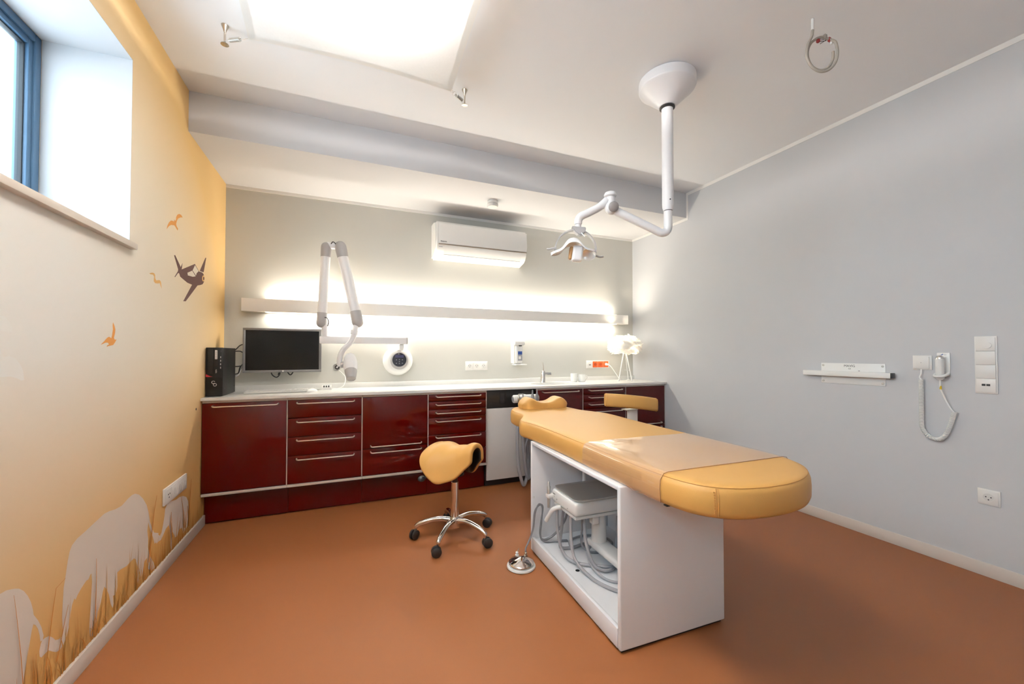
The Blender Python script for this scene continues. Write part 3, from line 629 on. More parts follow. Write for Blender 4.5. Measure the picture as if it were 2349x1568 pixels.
# ================================================================== KEYBOARD, MOUSE, HUB
kb = thing('keyboard', 'white computer keyboard lying on the worktop below the monitor', 'keyboard', (0.425, -0.262, HC), R(2.0))
def kl(x, y, z): return wm(kb) @ Vector((x, y, z))
bm = B(); box(bm, -0.222, 0.222, -0.068, 0.068, 0.0015, 0.016, 0.004); bm.transform(wm(kb)); obj('base', bm, 'socket_cup', kb)
bm = B()
for r_ in range(6):
    for c_ in range(21):
        if c_ in (15,) : continue
        if r_ == 5 and 4 <= c_ <= 9: continue
        x = -0.212 + c_ * 0.0203; y = 0.052 - r_ * 0.0205
        box(bm, x, x + 0.0175, y - 0.016, y, 0.0162, 0.0205)
box(bm, -0.13, -0.013, -0.0665, -0.0505, 0.0162, 0.0205)
bm.transform(wm(kb)); obj('keys', bm, 'white_plastic', kb)['kind'] = 'stuff'
t = thing('computer_mouse', 'white computer mouse at the end of the keyboard', 'mouse', (0.672, -0.335, HC))
bm = B(); n0 = 0; ell(bm, (0, 0, 0), 0.031, 0.055, 0.030)
for v in bm.verts: v.co.z = max(v.co.z, 0.0006 - 0.0)
bmesh.ops.remove_doubles(bm, verts=bm.verts, dist=1e-4)
bm.transform(Matrix.Translation((0.672, -0.335, HC)) @ Matrix.Rotation(R(-35), 4, 'Z')); obj('shell', bm, 'white_plastic', t, ang=60)
obj('scroll_wheel', cyl(B(), (0.686, -0.306, HC + 0.025), (0.692, -0.302, HC + 0.025), 0.006, 0.006, 12), 'grey_plastic', t)
t = thing('usb_hub', 'small white hub with three dark ports on the worktop beside the mouse', 'usb hub', (0.772, -0.165, HC))
bm = B(); prism(bm, [(-0.030, 0.0005), (0.030, 0.0005), (0.030, 0.022), (0.020, 0.040), (-0.020, 0.040), (-0.030, 0.030)][::-1], frame((0.735, -0.165, HC), (0, -1, 0), (0, 0, 1)), -0.075); obj('case', bm, 'white_plastic', t, ang=20)
for k in range(3):
    x = 0.748 + k * 0.018
    bm = B(); box(bm, -0.0055, 0.0055, -0.008, 0.008, 0.0, 0.001); bm.transform(Matrix.Translation((x + 0.004, -0.1915, HC + 0.0302)) @ Matrix.Rotation(R(61), 4, 'X')); obj('port', bm, 'pin', t)
obj('cable', tube(B(), spline([(0.811, -0.165, HC + 0.010), (0.86, -0.16, HC + 0.008), (0.905, -0.13, HC + 0.03), (0.918, -0.07, 0.995), (0.890, -0.045, 1.035), (0.862, -0.046, 1.062)], 8), 0.0028, 8), 'white_plastic', t)
obj('cable', tube(B(), spline([(0.734, -0.165, HC + 0.010), (0.71, -0.155, HC + 0.0045), (0.69, -0.13, HC + 0.0045), (0.73, -0.115, HC + 0.0045)], 8), 0.0028, 8), 'white_plastic', t)
t = thing('sensor_holder', 'small round chrome-rimmed holder on the wall left of the x-ray head', 'holder', (0.844, 0, 1.086))
obj('ring', lathe(B(), [(0.034, 0.0006), (0.035, 0.018), (0.033, 0.026), (0.028, 0.026), (0.026, 0.008), (0.0, 0.008)], (0.844, 0, 1.086), (0, -1, 0), 28), 'steel', t)
obj('cup', lathe(B(), [(0.018, 0.0085), (0.019, 0.030), (0.016, 0.032), (0.013, 0.020), (0, 0.018)], (0.848, 0, 1.086), (0, -1, 0), 24), 'pin', t)
obj('sensor', lathe(B(), [(0.010, 0.0182), (0.010, 0.036), (0.0, 0.038)], (0.848, 0, 1.085), (0, -1, 0), 20), 'grey_plastic', t)

# ================================================================== SOCKETS
def disc_on(fr, x, y, r, z0, z1, seg=24):
    bm = B(); lathe(bm, [(r, z0), (r, z1), (0, z1)], (0, 0, 0), (0, 0, 1), seg, u=(1, 0, 0)); bm.transform(fr @ Matrix.Translation((x, y, 0))); return bm
def lbox(fr, *a, bev=0.0):
    bm = B(); box(bm, *a, bev); bm.transform(fr); return bm
def swiss_socket(fr, parent, x, m_cup='socket_cup', pins=True, cover='socket', plate=True, w=0.036, nm='socket_insert'):
    p = obj(nm, lbox(fr, x - w + 0.0012, x + w - 0.0012, -0.035, 0.035, 0.0062, 0.0092, bev=0.001), cover, parent)
    obj('cup', disc_on(fr, x, 0, 0.0205, 0.0093, 0.0098), m_cup, p)
    bm = B(); bm2 = tube(bm, [(0.0205 * math.cos(a), 0.0205 * math.sin(a), 0.0096) for a in [2 * math.pi * i / 28 for i in range(28)]], 0.0012, 6, closed=True); bm.transform(fr @ Matrix.Translation((x, 0, 0))); obj('cup_rim', bm, cover, p)
    if pins:
        for dx, dy in ((-0.0095, 0.002), (0.0095, 0.002), (0, -0.012)): obj('pin_hole', disc_on(fr, x + dx, dy, 0.0030, 0.0099, 0.0103, 10), 'pin', p)
    return p
def plate(fr, parent, w, h): return obj('cover_frame', lbox(fr, -w / 2, w / 2, -h / 2, h / 2, 0.0004, 0.0060, bev=0.002), 'socket', parent)
# triple socket on back wall
t = thing('wall_socket', 'white triple wall socket above the worktop, left of the soap dispenser', 'socket', (2.155, 0, 1.083))
fr = frame((2.155, 0, 1.083), (1, 0, 0), (0, 0, 1)); plate(fr, t, 0.238, 0.090)
for dx in (-0.0735, 0, 0.0735): swiss_socket(fr, t, dx)
# data + three orange sockets
t = thing('wall_socket', 'wall socket strip with three orange outlets beside the feather lamp', 'socket', (3.637, 0, 1.083))
fr = frame((3.637, 0, 1.083), (1, 0, 0), (0, 0, 1)); plate(fr, t, 0.318, 0.090)
p = obj('data_insert', lbox(fr, -0.150, -0.078, -0.035, 0.035, 0.0062, 0.0092, bev=0.001), 'socket', t)
for dx in (-0.0065, 0.0065): obj('data_port', lbox(fr, -0.114 + dx - 0.005, -0.114 + dx + 0.005, -0.010, 0.0, 0.0093, 0.0100), 'pin', p)
for dx in (-0.039, 0.034, 0.107): swiss_socket(fr, t, dx, 'orange_cup', False, 'orange_plastic')
# single socket low on right wall
FRW = lambda y, z: frame((W, y, z), (0, -1, 0), (0, 0, 1))
t = thing('wall_socket', 'white single wall socket low on the grey wall', 'socket', (W, -2.893, 0.429))
fr = FRW(-2.893, 0.429); plate(fr, t, 0.084, 0.084); swiss_socket(fr, t, 0, w=0.036)
# switch bank
t = thing('switch_panel', 'tall white four-gang switch panel with dimmer on the grey wall', 'switch', (W, -2.893, 1.146))
fr = FRW(-2.893, 1.146); plate(fr, t, 0.084, 0.312)
zc = [0.1125, 0.0375, -0.0375, -0.1125]
d = obj('dimmer', lbox(fr, -0.036, 0.036, zc[0] - 0.0365, zc[0] + 0.0365, 0.0062, 0.0105, bev=0.001), 'socket', t)
obj('dimmer_knob', disc_on(fr, 0.008, zc[0] - 0.006, 0.0165, 0.0106, 0.014), 'socket', d)
for k in (1, 2): obj('rocker', lbox(fr, -0.036, 0.036, zc[k] - 0.0365, zc[k] + 0.0365, 0.0062, 0.0115, bev=0.0015), 'socket', t)
u_ = obj('usb_insert', lbox(fr, -0.036, 0.036, zc[3] - 0.0365, zc[3] + 0.0365, 0.0062, 0.0100, bev=0.001), 'socket', t)
for dx in (-0.0085, 0.0085): obj('usb_port', lbox(fr, dx - 0.007, dx + 0.007, zc[3] - 0.002, zc[3] + 0.009, 0.0101, 0.0106), 'pin', u_)
# four-gang socket on the mural wall
t = thing('wall_socket', 'white four-gang wall socket low on the mural wall above the baby elephant', 'socket', (0, -0.975, 0.415))
fr = frame((0, -0.975, 0.415), (0, 1, 0), (0, 0, 1))
obj('cover_frame', lbox(fr, -0.164, 0.164, -0.046, 0.046, 0.0004, 0.0105, bev=0.002), 'socket', t)
fr2 = fr @ Matrix.Translation((0, 0, 0.0045))
p = obj('data_insert', lbox(fr2, -0.152, -0.078, -0.035, 0.035, 0.0062, 0.0092, bev=0.001), 'socket', t)
for dx, dy in ((-0.010, 0.006), (0.010, 0.006), (0.0, -0.012)): obj('data_port', lbox(fr2, -0.115 + dx - 0.004, -0.115 + dx + 0.004, dy - 0.004, dy + 0.004, 0.0093, 0.0098), 'pin', p)
for dx in (-0.038, 0.037, 0.112): swiss_socket(fr2, t, dx, pins=False)

# ================================================================== SOAP DISPENSER
t = thing('soap_dispenser', 'white wall soap dispenser with a blue and grey label above the sink', 'soap dispenser', (2.598, 0, 1.087))
obj('housing', box(B(), 2.532, 2.640, -0.075, -0.0005, 1.098, 1.340, 0.016, 3), 'white_plastic', t)
obj('front_window', box(B(), 2.556, 2.634, -0.095, -0.0755, 1.110, 1.290, 0.008, 2), 'white_plastic', t)
lb = obj('label', box(B(), 2.578, 2.626, -0.0965, -0.0955, 1.135, 1.232), 'grey_print', t)
obj('label_band', box(B(), 2.578, 2.626, -0.0975, -0.0968, 1.198, 1.232), 'blue_print', lb)
obj('label_text', box(B(), 2.584, 2.612, -0.0975, -0.0968, 1.150, 1.180), 'print_white', lb)
bm = B(); prism(bm, [(-0.0005, 1.300), (-0.108, 1.296), (-0.116, 1.315), (-0.108, 1.345), (-0.070, 1.366), (-0.0005, 1.368)], FX(2.530), 0.125)
bmesh.ops.bevel(bm, geom=[e for e in bm.edges if abs(e.verts[0].co.x - e.verts[1].co.x) < 1e-6], offset=0.010, segments=3, affect='EDGES'); obj('pump_head', bm, 'white_plastic', t, ang=50)
obj('nozzle', box(B(), 2.590, 2.618, -0.105, -0.085, 1.286, 1.2955), 'pin', t)
obj('drip_tray', box(B(), 2.545, 2.675, -0.115, -0.0005, 1.086, 1.0975, 0.004), 'white_plastic', t)

# ================================================================== TAP
t = thing('sink_tap', 'slim chrome mixer tap at the sink', 'tap', (2.862, -0.105, HC))
fx, fy = 2.862, -0.105
obj('body', lathe(B(), [(0.031, 0.0005), (0.030, 0.006), (0.026, 0.06), (0.022, 0.105), (0.018, 0.122), (0, 0.124)], (fx, fy, HC + 0.0035), (0.06, -0.02, 1), 28), 'chrome', t)
obj('base_ring', cyl(B(), (fx, fy, HC + 0.0003), (fx, fy, HC + 0.006), 0.033, 0.032, 28), 'chrome', t)
bm = B(); prism(bm, [(-0.012, 0.0), (0.012, 0.0), (0.010, 0.016), (-0.010, 0.020)], frame((fx + 0.008, fy - 0.005, HC + 0.086), (0, 1, 0.0), (0, 0, 1)), 0.085); obj('spout', bm, 'chrome', t)
obj('aerator', box(B(), fx + 0.058, fx + 0.096, fy - 0.018, fy + 0.006, HC + 0.083, HC + 0.0855), 'black_plastic', t)
obj('lever', tube(B(), [(fx + 0.010, fy - 0.002, HC + 0.120), (fx + 0.006, fy - 0.004, HC + 0.165), (fx - 0.004, fy - 0.010, HC + 0.215)], [0.008, 0.005, 0.004], 10), 'chrome', t)

# ================================================================== MUGS
def mug(loc, r, h, label, hand):
    t = thing('mug', label, 'mug', loc, group='white mugs by the socket')
    obj('cup', lathe(B(), [(r * 0.86, 0.0005), (r * 0.95, 0.006), (r, h * 0.5), (r, h), (r - 0.004, h), (r - 0.005, h * 0.4), (r * 0.7, 0.008), (0, 0.008)], loc, (0, 0, 1), 32), 'porcelain', t)
    a = Vector((math.cos(hand), math.sin(hand), 0)); l = Vector(loc)
    obj('ear', tube(B(), spline([l + a * (r - 0.003) + Vector((0, 0, h * 0.80)), l + a * (r + 0.020) + Vector((0, 0, h * 0.78)), l + a * (r + 0.024) + Vector((0, 0, h * 0.45)), l + a * (r - 0.003) + Vector((0, 0, h * 0.22))], 6), 0.0045, 8), 'porcelain', t)
mug((3.222, -0.150, HC), 0.037, 0.092, 'taller white mug, left of the pair on the worktop', R(75))
mug((3.312, -0.165, HC), 0.040, 0.080, 'shorter white mug with its ear showing on the right', R(-10))

# ================================================================== FEATHER LAMP
LC = Vector((3.848, -0.225, 1.302))
t = thing('feather_lamp', 'glowing white feather lamp on tripod legs at the end of the worktop', 'table lamp', (3.848, -0.225, HC))
feet = [(3.742, -0.250), (3.850, -0.345), (3.965, -0.140)]
for (x, y) in feet: obj('leg', tube(B(), [(x, y, HC + 0.0005), (3.848 + (x - 3.848) * 0.12, -0.225 + (y + 0.225) * 0.12, 1.245)], 0.0062, 8), 'white_plastic', t)
obj('brace', tube(B(), [Vector((feet[i % 3][0] * 0.66 + 3.848 * 0.34, feet[i % 3][1] * 0.66 - 0.225 * 0.34, 1.018)) for i in range(3)], 0.0035, 6, closed=True), 'white_plastic', t)
obj('bulb_holder', cyl(B(), (3.848, -0.225, 1.225), (3.848, -0.225, 1.275), 0.022, 0.018, 16), 'white_plastic', t)
obj('bulb', ell(B(), LC + Vector((0, 0, 0.005)), 0.038, 0.038, 0.040, 16, 10), 'bulb', t)
rf = random.Random(11)
bm = B(); NF = 1100
for i in range(NF):
    ga = i * 2.399963; ct = 1 - 1.86 * (i + 0.5) / NF; st = math.sqrt(max(0, 1 - ct * ct))
    nrm = Vector((st * math.cos(ga), st * math.sin(ga), ct))
    rad = st ** 0.75 if ct < 0 else st
    q = rf.uniform(0.90, 1.04)
    base = LC + Vector((math.cos(ga) * rad * 0.168 * q, math.sin(ga) * rad * 0.168 * q, (ct * 0.105 if ct > 0 else ct * 0.098) * q))
    tang = Vector((-math.sin(ga), math.cos(ga), 0))
    dirv = (tang * rf.choice((-1, 1)) * rf.uniform(0.6, 1.0) + nrm * rf.uniform(0.08, 0.34) + Vector((0, 0, rf.uniform(-0.22, 0.16)))).normalized()
    L_ = rf.uniform(0.055, 0.085); wd_ = rf.uniform(0.008, 0.015); side = dirv.cross(nrm).normalized(); curl = -nrm * rf.uniform(0.004, 0.022)
    prev = None
    for k in range(5):
        f_ = k / 4; c = base + dirv * (L_ * f_) + curl * (f_ * f_); w_ = wd_ * (math.sin(math.pi * min(1, 0.15 + f_ * 0.82)) ** 0.8) + 0.0006
        c.x = min(c.x, W - 0.010); c.y = min(c.y, -0.025)
        a_ = bm.verts.new((min(c.x + side.x * w_, W - 0.008), min(c.y + side.y * w_, -0.024), c.z + side.z * w_)); b_ = bm.verts.new((min(c.x - side.x * w_, W - 0.008), min(c.y - side.y * w_, -0.024), c.z - side.z * w_))
        m_ = bm.verts.new(c + nrm * (0.003 * (1 - f_)))
        if prev: bm.faces.new((prev[0], prev[2], m_, a_)); bm.faces.new((prev[2], prev[1], b_, m_))
        prev = (a_, b_, m_)
sh = obj('shade', bm, 'feather', t, 'fluffy ball of white feathers', ang=180); sh['kind'] = 'stuff'
l = bpy.data.lights.new('bulb_light', 'POINT'); l.energy = LAMP_W; l.color = (1.0, 0.87, 0.68); l.shadow_soft_size = 0.012
lo = bpy.data.objects.new('bulb_light', l); col.objects.link(lo); lo.parent = t; lo.matrix_basis = wm(t).inverted() @ Matrix.Translation(LC + Vector((0, 0, 0.062)))
obj('plug', cyl(B(), (3.744, -0.0105, 1.082), (3.750, -0.045, 1.079), 0.017, 0.012, 16), 'white_plastic', t)
obj('cord', tube(B(), spline([(3.750, -0.043, 1.079), (3.768, -0.060, 1.066), (3.80, -0.075, 1.02), (3.835, -0.10, 0.955), (3.86, -0.13, HC + 0.006), (3.92, -0.12, HC + 0.005), (3.97, -0.10, HC + 0.005), (3.94, -0.19, HC + 0.005), (3.89, -0.21, HC + 0.005)], 8), 0.0040, 8), 'white_plastic', t)

# ================================================================== SUCTION HOSE HOLDER
t = thing('hose_holder', 'white hose holder with hanging grey suction hoses at the worktop edge', 'hose holder', (2.42, -0.60, 0.80))
HY, HZ = -0.612, 0.800
obj('holder_bar', lathe(B(), [(0.030, 0.0), (0.036, 0.008), (0.036, 0.060), (0.033, 0.064), (0.033, 0.085), (0.036, 0.089), (0.036, 0.185), (0.033, 0.190), (0.033, 0.205), (0.036, 0.210), (0.036, 0.240), (0.030, 0.248)], (2.305, HY, HZ), (1, 0.0, 0), 28), 'white_plastic', t)
obj('end_cap', lathe(B(), [(0.024, 0), (0.024, 0.003), (0, 0.004)], (2.3045, HY, HZ), (-1, 0, 0), 24), 'grey_plastic', t)
obj('bracket', box(B(), 2.40, 2.45, -0.580, -0.5045, 0.785, 0.835, 0.006), 'white_plastic', t)
def hose(pts, r, m='hose', nm='hose', par=None, n=8, seg=10): return obj(nm, tube(B(), spline(pts, n), r, seg), m, par or t)
for x, dz, r_, m_ in ((2.345, 0.030, 0.010, 'nickel'), (2.385, 0.030, 0.015, 'hose'), (2.480, 0.060, 0.0125, 'hose_dark'), (2.525, 0.060, 0.0125, 'hose_dark')):
    obj('handpiece', lathe(B(), [(r_ * 0.6, -0.085), (r_, -0.06), (r_ * 1.05, 0.0), (r_ * 1.1, dz * 0.5), (r_ * 0.6, dz * 0.8), (r_ * 0.45, dz + 0.018), (0, dz + 0.019)], (x, HY - 0.040, HZ), (0, 0.0, 1), 16), m_, t)
HB = HY - 0.040
hose([(2.345, HB, 0.718), (2.335, HB - 0.005, 0.60), (2.322, HB - 0.02, 0.42), (2.330, HB - 0.03, 0.22), (2.365, HB - 0.03, 0.07), (2.395, HB - 0.02, 0.055), (2.430, HB, 0.16), (2.432, HB + 0.02, 0.36), (2.405, HB + 0.05, 0.55), (2.40, -0.53, 0.66), (2.40, -0.514, 0.67)], 0.0150)
hose([(2.385, HB, 0.718), (2.380, HB, 0.56), (2.385, HB - 0.01, 0.36), (2.410, HB - 0.02, 0.14), (2.440, HB - 0.01, 0.10), (2.470, HB + 0.02, 0.24), (2.455, HB + 0.05, 0.50), (2.44, -0.53, 0.64), (2.44, -0.514, 0.65)], 0.0125)
hose([(2.480, HB, 0.718), (2.470, HB, 0.60), (2.430, HB - 0.01, 0.46), (2.395, HB - 0.012, 0.34), (2.400, HB - 0.01, 0.18), (2.430, HB, 0.12), (2.480, HB + 0.02, 0.20), (2.495, HB + 0.05, 0.45), (2.49, -0.53, 0.60), (2.49, -0.514, 0.61)], 0.0085, 'hose')
hose([(2.525, HB, 0.718), (2.525, HB, 0.55), (2.510, HB, 0.35), (2.515, HB, 0.14), (2.530, HB + 0.02, 0.10), (2.545, HB + 0.05, 0.25), (2.54, -0.53, 0.52), (2.54, -0.514, 0.55)], 0.0105, 'hose_dark')
hose([(2.40, HB + 0.03, 0.70), (2.375, HB + 0.02, 0.58), (2.405, HB, 0.46), (2.430, HB, 0.30), (2.440, HB + 0.01, 0.10), (2.47, -0.56, 0.075)], 0.0042, 'hose_dark', 'thin_cable')

# ================================================================== RIGHT WALL FITTINGS
# apron rail bracket
t = thing('wall_bracket', 'white screwed plate with a projecting bar and black end cap on the grey wall', 'bracket', (W, -2.27, 1.067))
fr = FRW(-2.268, 1.068)
pl2 = obj('back_plate', lbox(fr, -0.1875, 0.1875, -0.072, 0.072, 0.0004, 0.0050, bev=0.001), 'white_plastic', t)
for dx in (-0.174, 0.174):
    for dy in (-0.056, 0.056):
        bm = B(); lathe(bm, [(0.0075, 0.0051), (0.0070, 0.0085), (0.0035, 0.0088), (0.003, 0.007), (0, 0.007)], (0, 0, 0), (0, 0, 1), 16, u=(1, 0, 0)); bm.transform(fr @ Matrix.Translation((dx, dy, 0))); obj('screw', bm, 'steel', pl2)
bar = obj('bar', lbox(fr, -0.287, 0.232, -0.0185, 0.0165, 0.012, 0.052, bev=0.003), 'white_plastic', t)
obj('bar_support', lbox(fr, -0.12, 0.12, -0.012, 0.010, 0.0051, 0.0118), 'white_plastic', t)
obj('end_cap', lbox(fr, 0.2322, 0.240, -0.0185, 0.0165, 0.012, 0.052, bev=0.002), 'black_plastic', t)
text('maker_lettering', 'MAVIG', 0.022, fr @ Matrix.Translation((-0.044, 0.047, 0.0052)), 'print_dark', pl2, sx=1.0, depth=0.0003)
text('ce_lettering', 'CE', 0.013, fr @ Matrix.Translation((-0.018, 0.031, 0.0052)), 'print_dark', pl2, depth=0.0003)
obj('bar_mark', lbox(fr, 0.040, 0.050, 0.0200, 0.0230, 0.0051, 0.0054), 'print_dark', pl2)
# wall outlet and intraoral camera
t = thing('wall_outlet', 'square white cable outlet left of the handset on the grey wall', 'outlet', (W, -2.634, 1.153))
fr = FRW(-2.634, 1.153); plate(fr, t, 0.087, 0.086)
obj('cover', lbox(fr, -0.0385, 0.0330, -0.0365, 0.0355, 0.0062, 0.012, bev=0.0015), 'socket', t)
obj('led', disc_on(fr, -0.003, 0.0, 0.0022, 0.0121, 0.0126, 10), 'grey_plastic', t)
t = thing('wall_handset', 'white handset in its wall holder with a coiled cord on the grey wall', 'handset', (W, -2.727, 1.052))
fr = FRW(-2.727, 1.132)
hp = obj('holder_plate', lbox(fr, -0.028, 0.028, -0.055, 0.080, 0.0004, 0.008, bev=0.003), 'white_plastic', t)
bm = B(); prism(bm, [(-0.012, 0.0), (-0.002, 0.009), (0.001, 0.003), (-0.006, 0.0)], fr @ Matrix.Translation((0, 0.066, 0.0082)), 0.0004); obj('swoosh_mark', bm, 'blue_print', hp)
obj('plate_mark', lbox(fr, 0.002, 0.014, 0.067, 0.0695, 0.0082, 0.0086), 'grey_print', hp)
bm = B(); tube(bm, spline([(0.020, -0.036, 0.006), (0.022, -0.046, 0.030), (0.012, -0.055, 0.054), (-0.006, -0.058, 0.060), (-0.022, -0.056, 0.050), (-0.026, -0.046, 0.030), (-0.024, -0.040, 0.008)], 6), 0.0075, 10); bm.transform(fr); obj('holder_cradle', bm, 'white_plastic', t)
bm = B(); lathe(bm, [(0.012, -0.078), (0.018, -0.070), (0.0195, -0.02), (0.0195, 0.040), (0.0190, 0.046)], (-0.004, 0.0, 0.036), (0.02, 1, 0.06), 24); bm.transform(fr); obj('handpiece', bm, 'white_plastic', t)
bm = B(); lathe(bm, [(0.0188, 0.0462), (0.018, 0.055), (0.012, 0.063), (0, 0.066)], (-0.004, 0.0, 0.036), (0.02, 1, 0.06), 24); bm.transform(fr); obj('lens_tip', bm, 'chrome', t)
XW = W - 0.020
obj('cord', tube(B(), spline([(XW + 0.004, -2.634, 1.112), (XW, -2.634, 1.085), (XW, -2.628, 1.065), (XW, -2.633, 1.052)], 6), 0.0042, 8), 'white_plastic', t)
obj('cord', tube(B(), spline([(W - 0.038, -2.722, 1.056), (W - 0.034, -2.722, 1.01), (XW, -2.735, 0.95), (XW, -2.757, 0.895), (XW, -2.772, 0.872)], 8), 0.0042, 8), 'white_plastic', t)
obj('cord_tape', cyl(B(), (W - 0.034, -2.7225, 1.020), (W - 0.033, -2.7235, 1.000), 0.0052, 0.0052, 10), 'yellow_tape', t)
path = spline([(XW, -2.633, 1.052), (XW, -2.633, 0.95), (XW, -2.633, 0.84), (XW, -2.635, 0.765), (XW, -2.660, 0.720), (XW, -2.697, 0.704), (XW, -2.730, 0.728), (XW, -2.752, 0.785), (XW, -2.766, 0.840), (XW, -2.774, 0.874)], 30)
acc = [0.0]
for a, b_ in zip(path[:-1], path[1:]): acc.append(acc[-1] + (b_ - a).length)
turns = int(acc[-1] / 0.0060); hp_ = []; k = 0
for s in range(turns * 9 + 1):
    dd = acc[-1] * s / (turns * 9)
    while k < len(acc) - 2 and acc[k + 1] < dd: k += 1
    f = (dd - acc[k]) / max(1e-9, acc[k + 1] - acc[k]); c = path[k].lerp(path[k + 1], f); tg = (path[k + 1] - path[k]).normalized()
    nx = Vector((1, 0, 0)); ny = tg.cross(nx).normalized(); a = 2 * math.pi * s / 9
    hp_.append(c + nx * (0.0090 * math.cos(a)) + ny * (0.0090 * math.sin(a)))
obj('coiled_cord', tube(B(), hp_, 0.0029, 5), 'white_plastic', t)

# ================================================================== CEILING FITTINGS
# hanging cable coil
t = thing('ceiling_cable', 'coiled grey cable end with terminals hanging from the ceiling', 'cable', (3.042, -2.685, ZC))
hr = Vector((0.924, -0.383, 0))
cc = Vector((3.082, -2.702, 2.690))
def cp(a, r_, o=0.0): return cc + hr * (r_ * 0.92 * math.cos(R(a))) + Vector((0, 0, r_ * 1.15 * math.sin(R(a)))) + Vector((0.2, 0.48, 0)) * o
obj('sleeve', cyl(B(), (3.042, -2.685, ZC - 0.0004), (3.041, -2.685, ZC - 0.058), 0.0062, 0.0062, 12), 'white_plastic', t)
pts = [Vector((3.041, -2.685, ZC - 0.056)), Vector((3.036, -2.683, ZC - 0.090)), Vector((3.016, -2.678, ZC - 0.130))] + [cp(a, 0.084 + 0.003 * math.sin(R(a)), 0.0) for a in range(185, 186 + 210, 15)] + [cp(a, 0.084 - 0.014 * min(1, (a - 395) / 80), 0.02) for a in range(415, 416 + 320, 15)]
obj('cable', tube(B(), spline(pts, 4), 0.0062, 12), 'cable_grey', t)
for a, m_, s_ in ((52, 'terminal_red', 0.010), (40, 'white_plastic', 0.009), (70, 'cable_grey', 0.011)):
    c = cp(a, 0.082, 0.02); obj('terminal', box(B(), c.x - s_ * 0.8, c.x + s_ * 0.8, c.y - s_ * 0.5, c.y + s_ * 0.5, c.z - s_, c.z + s_, 0.002), m_, t)
c = cp(100, 0.060, 0.02); obj('terminal', ell(B(), c, 0.009, 0.009, 0.010, 14, 8), 'terminal_red', t)
for a1, r1, a2, r2 in ((100, 0.062, 62, 0.080), (98, 0.055, 60, 0.074), (90, 0.046, 55, 0.092)): obj('wire', tube(B(), [cp(a1, r1, 0.02), cp(a2, r2, 0.03)], 0.0013, 6), 'pin', t)

# light sail, its lamps and spring anchors
ZL = 2.757
t = thing('light_sail', 'white fabric light sail stretched below the ceiling', 'light sail', (0.98, -2.60, ZL))
cs = [(0.470, -1.620), (1.488, -1.620), (1.488, -3.60), (0.470, -3.60)]
bm = B(); NU, NV = 20, 32; grid = []
for j in range(NV + 1):
    v = j / NV; row = []
    for i in range(NU + 1):
        u = i / NU
        x = 0.470 + 1.018 * u + 0.030 * math.sin(math.pi * v) * (1 - 2 * u); y = -1.620 - 1.98 * v - 0.030 * math.sin(math.pi * u) * (1 - 2 * v)
        row.append(bm.verts.new((x, y, ZL - 0.010 * math.sin(math.pi * u) * math.sin(math.pi * v))))
    grid.append(row)
for j in range(NV):
    for i in range(NU): bm.faces.new((grid[j][i], grid[j][i + 1], grid[j + 1][i + 1], grid[j + 1][i]))
edgeR = [grid[j][NU].co.copy() for j in range(NV + 1)]; edgeL = [grid[j][0].co.copy() for j in range(NV + 1)]; edgeB = [grid[0][i].co.copy() for i in range(NU + 1)]
obj('fabric', bm, 'sail', t, ang=180)
def hem(edge, inn, dz=-0.0012):
    bm = B(); prev = None
    for p in edge:
        a = bm.verts.new(p + Vector((0, 0, dz))); b_ = bm.verts.new(p + Vector((*inn, dz)));
        if prev: bm.faces.new((prev[0], a, b_, prev[1]))
        prev = (a, b_)
    return bm
obj('hem', hem(edgeR, (-0.032, 0)), 'sail', t, ang=180); obj('hem', hem(edgeL, (0.032, 0)), 'sail', t, ang=180); obj('hem', hem(edgeB, (0, -0.032), -0.0030), 'sail', t, ang=180)
def anchor(P, Cn, label):
    P = Vector(P); t = thing('sail_anchor', label, 'anchor', P, group='spring anchors of the light sail')
    obj('post', lathe(B(), [(0.017, -0.0004), (0.0155, -0.006), (0.009, -0.022), (0.0062, -0.032), (0.0056, -0.034), (0.0045, -0.036), (0.0045, -0.088), (0.007, -0.0895), (0.017, -0.096), (0.018, -0.099), (0.0, -0.101)], P, (0, 0, 1), 24), 'nickel', t)
    h = P + Vector((0, 0, -0.080)); Cn = Vector(Cn); d = (Cn - h); Lh = d.length; d.normalize(); u, v = basis(d)
    a, b_ = h + d * (Lh * 0.22), h + d * (Lh * 0.66); N_ = 11 * 10
    obj('spring', tube(B(), [a.lerp(b_, i / N_) + (u * math.cos(2 * math.pi * i / 10) + v * math.sin(2 * math.pi * i / 10)) * 0.0085 for i in range(N_ + 1)], 0.0024, 6), 'steel', t)
    for c, rr in ((h + d * (Lh * 0.10), 0.012), (h + d * (Lh * 0.78), 0.012), (h + d * (Lh * 0.95), 0.007)):
        w_ = (u * 0.8 + v * 0.6).normalized()
        obj('ring', tube(B(), [c + (d * math.cos(2 * math.pi * i / 20) * rr * 1.3 + w_ * math.sin(2 * math.pi * i / 20) * rr) for i in range(20)], 0.0011, 6, closed=True), 'steel', t)
anchor((0.350, -1.522, ZC), (0.470, -1.620, ZL), 'metal ceiling post with spring at the window-side sail corner')
anchor((1.599, -1.513, ZC), (1.488, -1.620, ZL), 'metal ceiling post with spring between the sail and the dental lamp')
t = thing('ceiling_lamp', 'tubular ceiling lamp glowing through the light sail', 'ceiling lamp', (0.98, -2.7, ZC))
obj('housing', box(B(), 0.74, 1.22, -3.45, -2.00, ZC - 0.022, ZC - 0.0004, 0.003), 'white_paint', t)
for x in (0.83, 0.98, 1.13): obj('lamp_tube', cyl(B(), (x, -3.40, ZC - 0.034), (x, -2.06, ZC - 0.034), 0.0075, 0.0075, 12), 'tube', t)
light_area('sail_light', (0.98, -2.73, ZC - 0.046), (0, 0), 0.38, 1.36, SAIL_W, (1.0, 0.97, 0.93), t)

